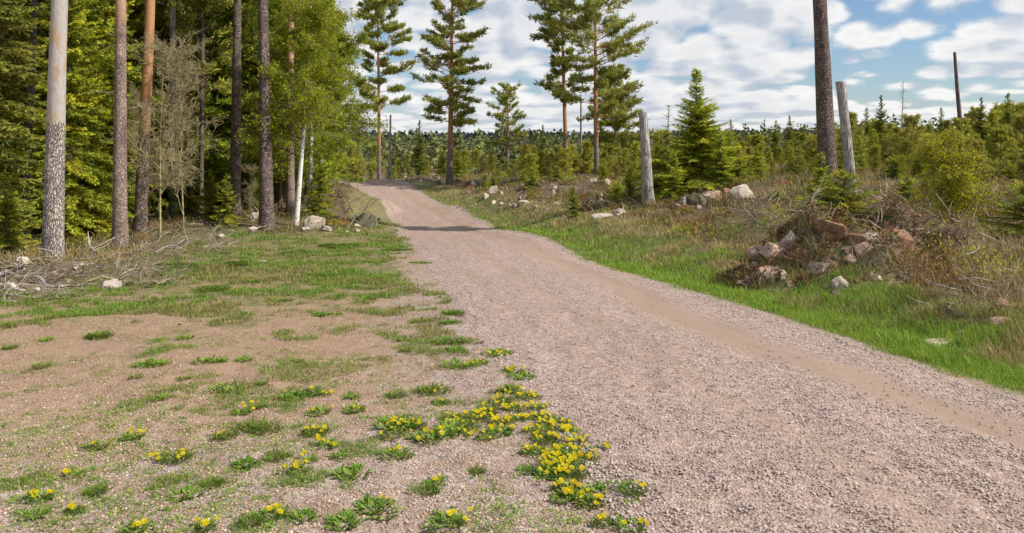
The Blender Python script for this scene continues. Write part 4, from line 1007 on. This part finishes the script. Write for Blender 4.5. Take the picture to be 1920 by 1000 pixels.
# ------------------------------------------------------------------ rocks
def rock_mesh(seed, mat_, flat=.8, ang_=.35, sub=4):
    g = np.random.default_rng(seed); import bmesh
    bm = bmesh.new(); bmesh.ops.create_icosphere(bm, subdivisions=sub, radius=1.0)
    V = np.array([v.co[:] for v in bm.verts])
    dirs = norm(g.normal(0, 1, (16, 3))); offs = g.uniform(.42, .88, 16)
    for d, o_ in zip(dirs, offs):                       # chop with planes for broken faces
        h = V @ d; k = h > o_; V[k] -= d * (h[k] - o_)[:, None] * .92
    V *= (1 + ang_ * 1.1 * (fbm(V[:, 0] * 2 + seed, V[:, 1] * 2 + V[:, 2] * 1.7, seed) - .5))[:, None]
    V *= np.array([1, .8, flat])
    for v, c in zip(bm.verts, V): v.co = c
    me = bpy.data.meshes.new('rock'); bm.to_mesh(me); bm.free(); me.materials.append(mat_); return me
RM = {}
for nm, mt in (('granite', M_ROCK), ('pale', M_ROCKPALE), ('pink', M_ROCKPINK), ('mossy', M_ROCKMOSS), ('soil', M_SOIL)):
    RM[nm] = [rock_mesh(hash(nm) % 1 + 400 + 17 * len(RM) + i, mt, .7) for i in range(4)]
def rock(x, y, wpx, kind, label, hk=.62, k=0, group=None, tilt=(0, 0), name='rock'):
    """boulder whose visible foot is at photo pixel (x, y), wpx wide"""
    p = G(x, y); w_ = wpx / F * p[1] / 2
    o = link(name, RM[kind][k % 4], None, (p[0], p[1] + w_ * .6, p[2] + w_ * hk * .30))
    o.scale = (w_ * 1.08, w_ * 1.1, w_ * hk / .62); o.rotation_euler = (tilt[0], tilt[1], x * .37)
    return tag(o, label, 'rock', group)
ROCKS = [
 (35, 500, 36, 'pale', 'pale orange boulder at the left border beside the brush', .75), (585, 430, 46, 'pale', 'large whitish boulder right of the white birch', .95), (610, 434, 26, 'granite', 'grey stone at the right foot of the whitish boulder', .6), (570, 436, 22, 'granite', 'small stone in front of the whitish boulder', .6),
 (686, 426, 46, 'mossy', 'mossy speckled boulder between the wood and the road', .85), (665, 416, 18, 'granite', 'small stone at the left side of the mossy boulder', 1.0), (478, 412, 26, 'granite', 'grey stone just left of the tall dark pine foot', .7), (470, 436, 22, 'granite', 'small dark stone in the litter left of the tall dark pine', .6), (412, 448, 24, 'granite', 'grey stone in the litter below the dark brown pine', .7), (606, 349, 9, 'pale', 'white stone on the heathery mound', .9),
 (200, 545, 60, 'granite', 'low grey stone in the brush below the pine trunks', .4), (490, 494, 18, 'pale', 'pale flat stone in the turf of the clearing', .4), (557, 518, 12, 'pale', 'little pale stone in the turf right of the flat one', .4), (338, 612, 14, 'granite', 'small brownish stone in the grass patch', .5),
 (758, 334, 18, 'pale', 'pale stone at the left end of the row on the crest', .6), (780, 338, 26, 'pink', 'pinkish stone in the row on the crest', .55), (800, 339, 22, 'granite', 'grey stone at the right end of the row on the crest', .6), (832, 346, 12, 'pale', 'small white stone at the foot of the dense pine', 1.1),
 (887, 349, 16, 'pale', 'pale stone in heather right of the dense pine', .8), (901, 345, 16, 'pink', 'upright pinkish stone right of the dense pine', 1.1), (926, 362, 26, 'pale', 'pale boulder in the cluster before the lone pine', .8), (912, 372, 18, 'granite', 'grey stone low in the cluster before the lone pine', .7), (940, 366, 14, 'pink', 'pink stone right in the cluster before the lone pine', .8), (927, 381, 10, 'pale', 'tiny pale stone below the cluster', .9),
 (979, 357, 12, 'pale', 'tall pale stone on the heath above the flat ones', 1.8), (983, 388, 28, 'pale', 'flat pale stone below the tall one', .7), (965, 392, 18, 'granite', 'grey stone left of the flat pale one', .7), (1000, 394, 24, 'pink', 'pinkish stone right of the flat pale one', .6), (1045, 383, 18, 'pale', 'pale stone near the dark little spruce', .5), (1037, 366, 12, 'granite', 'grey stone behind the dark little spruce', 1.2), (1055, 411, 14, 'mossy', 'dark stone at the verge edge', 1.0),
 (1112, 348, 22, 'granite', 'grey boulder under the pair of pines, left one', .8), (1135, 347, 28, 'pink', 'pinkish boulder under the pair of pines, right one', .75), (1162, 405, 30, 'granite', 'pale topped boulder left of the lone stump', .6), (1130, 414, 46, 'granite', 'low grey stone at the verge left of the lone stump', .4), (1118, 420, 16, 'mossy', 'dark mossy stone at the verge', .6),
 (1305, 386, 46, 'mossy', 'dark left block of the rocks before the large spruce', .7), (1340, 376, 50, 'pink', 'long pinkish rock on top of the heap before the large spruce', .55), (1400, 378, 56, 'pale', 'pale rounded boulder at the right of the heap before the large spruce', .8), (1370, 372, 34, 'soil', 'earthy lump behind the pale rounded boulder', .9), (1312, 392, 20, 'pale', 'small pale stone before the dark block', .6),
 (1435, 382, 18, 'mossy', 'dark stone right of the pale rounded boulder', .7),
 (1445, 528, 72, 'pink', 'flat topped pink block at the left front of the earth mound', .62), (1385, 528, 34, 'pale', 'small pale stone at the left tip of the earth mound', .55), (1400, 537, 44, 'pink', 'low pink slab at the left tip of the earth mound', .35), (1420, 508, 30, 'granite', 'grey wedge stone above the pink slab', .7), (1465, 488, 80, 'pink', 'pinkish slab leaning above the flat topped block', .55),
 (1482, 536, 20, 'pale', 'small pale stone right of the flat topped block', .6), (1580, 550, 46, 'granite', 'upright grey brown boulder in front of the earth mound', 1.25), (1566, 558, 26, 'mossy', 'dark stone left of the upright boulder', .9), (1648, 528, 26, 'pale', 'small pale stone right of the upright boulder', .6), (1560, 450, 84, 'soil', 'reddish broken earth and rock crown of the mound', .62), (1690, 474, 64, 'soil', 'earthy brown boulder at the right end of the earth mound', .95), (1610, 462, 60, 'soil', 'brown block at the right of the earth crown', .9), (1530, 470, 56, 'mossy', 'dark brown block at the left of the earth crown', .9), (1510, 500, 60, 'soil', 'reddish brown block low on the earth mound', .8), (1600, 500, 44, 'pink', 'pink block half buried in the earth mound', .8), (1655, 500, 46, 'mossy', 'dark block below the earthy boulder', .9), (1545, 520, 50, 'granite', 'grey block between the flat topped block and the upright boulder', .8), (1490, 470, 60, 'granite', 'broad grey block on the left shoulder of the earth mound', .7), (1625, 478, 50, 'pink', 'tilted pink block on the right shoulder of the earth mound', .8), (1425, 485, 44, 'pink', 'pinkish block behind the leaning slab', .7), (1640, 466, 40, 'granite', 'grey stone between the earth crown and the earthy boulder', .7),
 (1775, 652, 84, 'pale', 'flat pale slab lying in the green verge', .17), (1760, 592, 60, 'soil', 'brown earthy lump under the grey sticks', .42), (1800, 596, 50, 'mossy', 'dark brown stone right of the grey sticks', .5), (1885, 615, 60, 'pink', 'brown pink stone at the right border', .45), (1895, 588, 46, 'soil', 'earthy lump at the right border', .9),
 (1859, 333, 22, 'pale', 'white stone pile glimpsed in the heath far right', .8), (1893, 390, 20, 'pale', 'pale stone in the scrub near the right border', .8), (1836, 350, 14, 'granite', 'little grey stone far right in the heath', .8),
]
for k, (x, y, w_, kd, lab, hk) in enumerate(ROCKS): rock(x, y, w_, kd, lab, hk, k)
g = np.random.default_rng(77)
for x0, x1, y0, y1, nn, a, b, where in ((1370, 1500, 500, 542, 20, 12, 30, 'at the left foot of the earth mound'), (1500, 1720, 440, 555, 22, 10, 30, 'strewn over the earth mound'), (1260, 1440, 360, 392, 16, 8, 24, 'around the rocks before the large spruce'),
                                     (890, 1050, 345, 400, 16, 6, 16, 'on the heath before the lone pine'), (740, 830, 328, 342, 10, 6, 14, 'in the row on the crest'), (1100, 1180, 340, 420, 8, 8, 18, 'near the lone grey stump'), (1740, 1915, 560, 630, 10, 12, 30, 'in the dry grass at the right border'), (540, 720, 412, 440, 14, 7, 18, 'between the white birch and the mossy boulder'), (5, 260, 480, 560, 8, 8, 20, 'in the litter at the left border')):
    for i in range(nn):
        rock(g.uniform(x0, x1), g.uniform(y0, y1), g.uniform(a, b), (['pink', 'soil', 'mossy', 'granite'] if 'mound' in where or 'right border' in where else ['granite', 'pale', 'pink', 'mossy'])[g.integers(0, 4)], 'small broken stone ' + where, g.uniform(.5, .9), g.integers(0, 4), 'small stones ' + where, (g.normal(0, .4), g.normal(0, .4)))

# brushwood, roots and stalks
def brush(regs, n_, name, label, pal, L=(.3, 1.2), r=.006, lift=.25, cat='brushwood', flat=.25, seed=1, up=0.0):
    g = np.random.default_rng(seed); mb = MB(); P = []
    for (x0, x1, y0, y1, wgt) in regs:
        for _ in range(int(n_ * wgt)):
            P.append(G(g.uniform(x0, x1), g.uniform(y0, y1)))
    P = np.array(P); m = len(P); P[:, 2] += g.random(m) ** 2 * lift + .01
    a = g.uniform(0, 3.1416, m); d = norm(np.stack([np.cos(a), np.sin(a) * .7, g.normal(0, flat, m) + up], -1)); ln = g.uniform(L[0], L[1], (m, 1))
    mid_ = P + d * ln * .5 + g.normal(0, .05, (m, 3)) * ln; e = mid_ + norm(d + g.normal(0, .3, (m, 3))) * ln * .5
    c = pick(pal, m, .3); rad = r * g.uniform(.5, 1.5, m) * (1 + .03 * P[:, 1])
    mb.segs(P, mid_, rad, rad * .8, c, 4); mb.segs(mid_, e, rad * .8, rad * .35, c, 4)
    for k in range(2):      # side twigs
        t = g.random((m, 1)); b = P + (mid_ - P) * t; dd = norm(d + g.normal(0, .7, (m, 3)))
        mb.segs(b, b + dd * ln * .35, rad * .55, rad * .25, c, 3)
    o = link(name, mb.mesh(name, M_TWIG)); return tag(o, label, cat, kind='stuff')
GREYT = [(.34, .29, .24), (.24, .19, .15), (.46, .40, .33), (.17, .13, .10), (.30, .23, .17), (.26, .24, .13)]
brush([(120, 310, 470, 545, .30), (250, 430, 425, 480, .4), (330, 480, 420, 450, .15), (0, 120, 500, 570, .25)], 1250, 'brushwood', 'tangle of grey felled twigs along the edge of the wood', GREYT, (.12, .65), .0042, .18, seed=2)
brush([(130, 330, 470, 550, .5), (0, 110, 505, 560, .2)], 26, 'thick_brushwood', 'thicker grey brown broken boughs among the felled twigs', GREYT, (.4, 1.2), .016, .2, seed=12)
brush([(1380, 1740, 440, 545, .35), (1640, 1800, 430, 540, .2), (1730, 1920, 480, 620, .35)], 700, 'root_tangle', 'dead brown stalks and roots hanging over the mound', [(.20, .13, .09), (.30, .22, .15), (.15, .10, .07), (.38, .30, .22)], (.12, .45), .0035, .30, seed=3, flat=.8)
brush([(1730, 1800, 555, 590, .5)], 30, 'grey_sticks', 'small bunch of grey weathered sticks on the brown lump', [(.42, .39, .36), (.30, .27, .24)], (.15, .42), .007, .2, seed=4)
brush([(1845, 1905, 520, 580, .5)], 22, 'grey_sticks', 'bunch of grey sticks near the right border', [(.42, .37, .32), (.34, .28, .22)], (.25, .55), .008, .25, seed=5)
brush([(420, 500, 340, 420, .5), (640, 700, 380, 425, .1), (590, 660, 350, 400, .2)], 420, 'forest_edge_twigs', 'dry brown twigs standing at the foot of the wood', [(.30, .22, .15), (.24, .18, .13), (.38, .30, .21)], (.3, 1.0), .007, .5, seed=6, flat=.9)
brush([(860, 1200, 350, 405, .5), (1400, 1560, 380, 430, .3), (1620, 1920, 350, 470, .4)], 650, 'heath_twigs', 'grey brown dead twigs lying in the heath', [(.32, .25, .19), (.24, .17, .12), (.40, .34, .27)], (.2, .8), .006, .25, seed=7, flat=.6)
# pieces of wood that stand out
def log(x0, y0, x1, y1, r, label, mat_=M_GREYWOOD, cat='branch', name='fallen_branch', lift=.06):
    a = G(x0, y0); b = G(x1, y1); a[2] += lift; b[2] += lift; t = np.linspace(0, 1, 14)[:, None]
    P = a + (b - a) * t; P[:, 2] += .04 * np.sin(t[:, 0] * 7); P[:, 0] += .03 * np.sin(t[:, 0] * 9)
    o_ = P[0].copy(); mb = MB(); mb.tube(P - o_, np.linspace(r, r * .6, 14), 10, (1, 1, 1), .12, 5)
    o = link(name, mb.mesh(name, mat_, True), None, o_); return tag(o, label, cat)
log(137, 512, 182, 494, .03, 'pale broken branch on the brush between the two front trunks', M_CUT)
log(0, 545, 70, 553, .05, 'pale split wood slab at the left border, lower one', M_CUT, 'wood slab', 'wood_slab')
log(0, 522, 45, 514, .035, 'grey split branch at the left border, upper one')
log(60, 530, 115, 548, .03, 'thin grey branch in the litter at the left border')
log(1800, 500, 1835, 468, .018, 'thin upright grey branch beside the birch shrub')
log(250, 470, 330, 450, .03, 'long grey branch on top of the brush right of the reddish pine')
log(290, 480, 345, 455, .025, 'short grey branch on the brush right of the long one')

# ------------------------------------------------------------------ dandelions and weed tufts in the gravel
g = np.random.default_rng(55)
def leaf_rosette(seed, n_=34, L=.095, wd=.012, pal=GREEN, rad=.10, lean=1.0):
    g = np.random.default_rng(seed); mb = MB(); pal = np.array(pal)
    for i in range(n_):
        a = g.uniform(0, 6.283); r_ = rad * math.sqrt(g.random()); c = np.array([r_ * math.cos(a), r_ * math.sin(a), 0])
        a2 = a + g.normal(0, .9); d = np.array([math.cos(a2), math.sin(a2), 0]); sd = np.array([-d[1], d[0], 0]); l = L * g.uniform(.5, 1.15); ln = lean * g.uniform(.5, 1.2)
        m_ = 7; t = np.linspace(0, 1, m_); prof = np.array([.25, .6, .45, .95, .6, .8, .05]) * wd * g.uniform(.7, 1.2)
        cx = c + d * (l * t * ln / math.hypot(1, ln))[:, None] + np.array([0, 0, 1.]) * (l * (t * 1.0 - .45 * ln * t ** 2) / math.hypot(1, ln))[:, None]
        V = np.stack([cx - sd * prof[:, None] + np.array([0, 0, .004]), cx + np.array([0, 0, -.002]), cx + sd * prof[:, None] + np.array([0, 0, .004])], 1).reshape(-1, 3)
        V[:, 2] = np.maximum(V[:, 2], .004)
        f = [];
        for k in range(m_ - 1):
            for q in range(2): f.append([k * 3 + q, k * 3 + q + 1, (k + 1) * 3 + q + 1, (k + 1) * 3 + q])
        mb.add(V, None, f, pal[g.integers(0, len(pal))] * g.uniform(.75, 1.2))
    return mb.mesh('leaves', M_GRASS)
def flower_mesh(seed):
    g = np.random.default_rng(seed); mb = MB(); T = []; C = []
    for ring, (rr_, zt, m_) in enumerate(((.021, .002, 18), (.015, .007, 13), (.008, .010, 8))):
        for i in range(m_):
            a = i / m_ * 6.283 + ring * .3 + g.normal(0, .08); d = np.array([math.cos(a), math.sin(a), 0]); sd = np.array([-d[1], d[0], 0])
            e = d * rr_ * g.uniform(.85, 1.1) + np.array([0, 0, zt]); w_ = rr_ * .19
            T.append([[0, 0, -.002], e - sd * w_, e + sd * w_]); C.append(np.array([.86, .66, .015]) * g.uniform(.85, 1.1))
            T[-1] = [np.array(v, float) for v in T[-1]]
    mb.tris(np.array(T), np.array(C))
    mb.segs(np.array([[0, 0, -.055]]), np.array([[0, 0, 0.]]), .0022, .0022, (.20, .26, .07), 5)
    return mb.mesh('flower', M_PETAL)
ROS = [leaf_rosette(500 + i) for i in range(4)]
ROSO = [leaf_rosette(510 + i, 26, .10, .012, OLIVE + GREEN[:2]) for i in range(3)]
TUF = [leaf_rosette(520 + i, 80, .11, .0045, GREEN + OLIVE[:2], .12, .75) for i in range(3)]
FLO = [flower_mesh(530 + i) for i in range(2)]
CL = [  # x, y, width px, flowers
 (280, 685, 80, 0), (393, 682, 75, 0), (455, 678, 38, 0), (195, 634, 62, 0), (345, 636, 45, 0), (785, 604, 62, 0), (848, 606, 60, 0), (755, 640, 45, 0), (757, 660, 40, 0), (850, 645, 105, 0), (855, 660, 50, 0), (850, 590, 50, 0), (800, 582, 40, 0), (787, 494, 50, 0),
 (925, 668, 70, 7), (860, 690, 75, 1), (890, 684, 50, 3), (975, 712, 70, 2), (955, 735, 80, 2), (985, 748, 65, 8), (925, 770, 70, 3), (1000, 768, 60, 8), (895, 790, 60, 6), (945, 795, 60, 8), (935, 815, 80, 7), (835, 812, 110, 3), (750, 800, 95, 6), (735, 820, 60, 2), (1035, 800, 70, 10), (1010, 812, 60, 5), (1065, 815, 50, 7), (1000, 850, 65, 5), (1060, 850, 70, 9), (1050, 875, 80, 12), (1095, 868, 70, 7), (1120, 850, 50, 4),
 (1035, 893, 60, 6), (1065, 920, 60, 4), (1120, 925, 70, 0), (1100, 950, 80, 3), (1185, 925, 55, 2), (1190, 950, 60, 0), (1130, 985, 70, 1), (1185, 994, 60, 2),
 (745, 858, 80, 2), (660, 893, 72, 0), (800, 928, 60, 0), (815, 910, 40, 2), (705, 962, 100, 1), (640, 985, 70, 0), (845, 982, 100, 3), (800, 738, 70, 1), (742, 744, 30, 0), (825, 757, 25, 2), (600, 742, 70, 3), (550, 748, 80, 0), (600, 775, 50, 1), (665, 772, 40, 1), (590, 815, 48, 4), (612, 840, 52, 5), (480, 765, 70, 3), (475, 808, 95, 0), (455, 775, 50, 1), (250, 822, 42, 4), (185, 842, 50, 2), (420, 822, 30, 1),
 (320, 865, 95, 6), (465, 874, 60, 0), (560, 886, 62, 4), (515, 862, 36, 0), (578, 866, 30, 2), (400, 912, 50, 0), (348, 935, 48, 0), (75, 940, 58, 4), (65, 970, 50, 0), (140, 962, 42, 2), (515, 970, 70, 3), (572, 975, 60, 0), (385, 995, 62, 3), (255, 997, 42, 2), (135, 895, 30, 1), (470, 985, 50, 0), (895, 888, 30, 0), (990, 888, 45, 0), (640, 860, 40, 0), (430, 735, 90, 0), (300, 750, 36, 0), (660, 745, 30, 0), (180, 925, 40, 0),
 (960, 700, 50, 4), (940, 755, 60, 6), (905, 780, 50, 4), (870, 800, 70, 4), (1015, 785, 50, 6), (975, 790, 50, 5), (960, 770, 60, 5), (1025, 830, 60, 6), (1080, 835, 50, 5), (1040, 862, 50, 6), (780, 805, 70, 4), (790, 822, 60, 2), (1075, 895, 50, 5), (1090, 935, 50, 2), (1055, 940, 40, 2), (1150, 915, 40, 0), (810, 830, 60, 1), (905, 825, 60, 3), (845, 790, 40, 2), (340, 500, 95, 0), (440, 495, 70, 0), (560, 474, 80, 0), (700, 492, 60, 0), (640, 462, 80, 0), (745, 470, 60, 0), (400, 545, 80, 0), (520, 565, 70, 0), (250, 575, 90, 0), (130, 592, 80, 0), (620, 592, 60, 0), (690, 562, 50, 0), (10, 612, 50, 0), (460, 592, 60, 0), (735, 520, 40, 0), (600, 520, 60, 0), (480, 530, 60, 0), (20, 655, 40, 0), (90, 640, 40, 0), (75, 690, 34, 0), (255, 710, 28, 0), (345, 712, 30, 0), (560, 680, 36, 0), (490, 722, 30, 0)]
def place_word(x, y):
    d = 'foreground' if y > 930 else 'front' if y > 840 else 'middle' if y > 720 else 'back' if y > 610 else 'far end'
    return d
rows = {}
for c in CL: rows.setdefault(place_word(c[0], c[1]), []).append(c)
NUM = ['leftmost', 'second', 'third', 'fourth', 'fifth', 'sixth', 'seventh', 'eighth', 'ninth', 'tenth', 'eleventh', 'twelfth'] + ['%dth' % k for k in range(13, 80)]
COUNT = {1: 'one yellow flower', 2: 'two yellow flowers', 3: 'three yellow flowers'}
for rw, lst in rows.items():
    lst.sort()
    for k, (x, y, w_, nf) in enumerate(lst):
        p = G(x, y); wd = w_ / F * p[1]; 
        pos_ = ('leftmost' if k == 0 else NUM[k] + ' from left') + ' in the clearing %s' % rw
        if nf: lab, nm, ct = 'dandelion clump with %s, %s' % (COUNT.get(nf, 'many yellow flowers'), pos_), 'dandelion_clump', 'dandelion'
        else: lab, nm, ct = 'flowerless green weed clump, %s' % pos_, 'weed_clump', 'weed'
        rz = g.uniform(0, 6.283)
        t = thing(nm, lab, ct, p, 0, 'dandelions and weeds in the gravel clearing')
        nr = max(1, int(round(wd / .22))); near_tex = (.7 + .3 * g.random())
        u_ = g.random(); src = (ROS if u_ < .4 else ROSO if u_ < .8 else TUF) if nf else (ROS if u_ < .35 else TUF if u_ < .75 else ROSO)
        mbv = []
        dep = wd * g.uniform(.45, .7)
        # several rosettes joined into this clump's single leaf mesh
        Vs, Fs, Cs, off = [], [], [], 0
        q_ = max(3, int(wd * dep / .013))
        for i in range(q_):
            me = src[g.integers(0, len(src))]; nv_ = len(me.vertices); co = np.empty(nv_ * 3); me.vertices.foreach_get('co', co); co = co.reshape(-1, 3)
            cl_ = np.empty(nv_ * 4); me.attributes['tint'].data.foreach_get('color', cl_); cl_ = cl_.reshape(-1, 4)[:, :3]
            a = g.uniform(0, 6.283); s_ = g.uniform(.5, 1.0) * min(1.0, .45 + wd * 1.6); rt = math.sqrt(g.random()) * .5; th = g.uniform(0, 6.283)
            ox = rt * math.cos(th) * max(wd - .14, .02); oy = rt * math.sin(th) * max(dep - .08, .02)
            X_ = (co[:, 0] * math.cos(a) - co[:, 1] * math.sin(a)) * s_ + ox; Y_ = (co[:, 0] * math.sin(a) + co[:, 1] * math.cos(a)) * s_ + oy
            zb = float(terrain(p[0] + ox, p[1] + oy)) - p[2]
            Vs.append(np.stack([X_, Y_, co[:, 2] * s_ * .8 + zb], -1)); fv = np.empty(len(me.polygons) * 4, np.int32); me.polygons.foreach_get('vertices', fv) if False else me.loops.foreach_get('vertex_index', fv)
            Fs.append(fv.reshape(-1, 4) + off); Cs.append(cl_ * (1.15 if x > 640 and nf == 0 and y > 930 else 1)); off += nv_
        link('leaves', make_mesh('leaves', np.concatenate(Vs), [np.concatenate(Fs)], M_GRASS, np.concatenate(Cs)), t)
        for i in range(int(nf * 1.7 + .5)):
            th = g.uniform(0, 6.283); rt = math.sqrt(g.random()) * .48
            ox, oy = rt * math.cos(th) * wd, rt * math.sin(th) * dep; zb = float(terrain(p[0] + ox, p[1] + oy)) - p[2]
            fo = link('flower', FLO[g.integers(0, 2)], t, (ox, oy, zb + g.uniform(.028, .055))); fo.rotation_euler = (g.uniform(.1, .7), g.normal(0, .25), g.uniform(-.6, .6)); s_ = g.uniform(.42, .8); fo.scale = (s_,) * 3
for m_ in ROS + ROSO + TUF: bpy.data.meshes.remove(m_)
# small stray sprouts in the gravel
X, Y = field(15000, 2.9, 14, -.85, .2); s = road_s(X, Y); pn = fbm(X * 1.4, Y * 1.4, 131, 4)
k = (s < -.04) & (rng.random(len(X)) < .55 * sstep(pn, .50, .62)); X, Y = X[k], Y[k]; m = len(X)
nb_ = 9; X = np.repeat(X, nb_) + rng.normal(0, .022, m * nb_); Y = np.repeat(Y, nb_) + rng.normal(0, .022, m * nb_); m = len(X)
C = np.repeat(pick(GREEN + VERGE, m // nb_), nb_, 0)
blades(X, Y, terrain(X, Y), rng.uniform(.015, .045, m), np.full(m, .006), 1.6, C, 'stray_sprouts', 'tiny green sprouts dotted over the bare gravel', 'weeds')
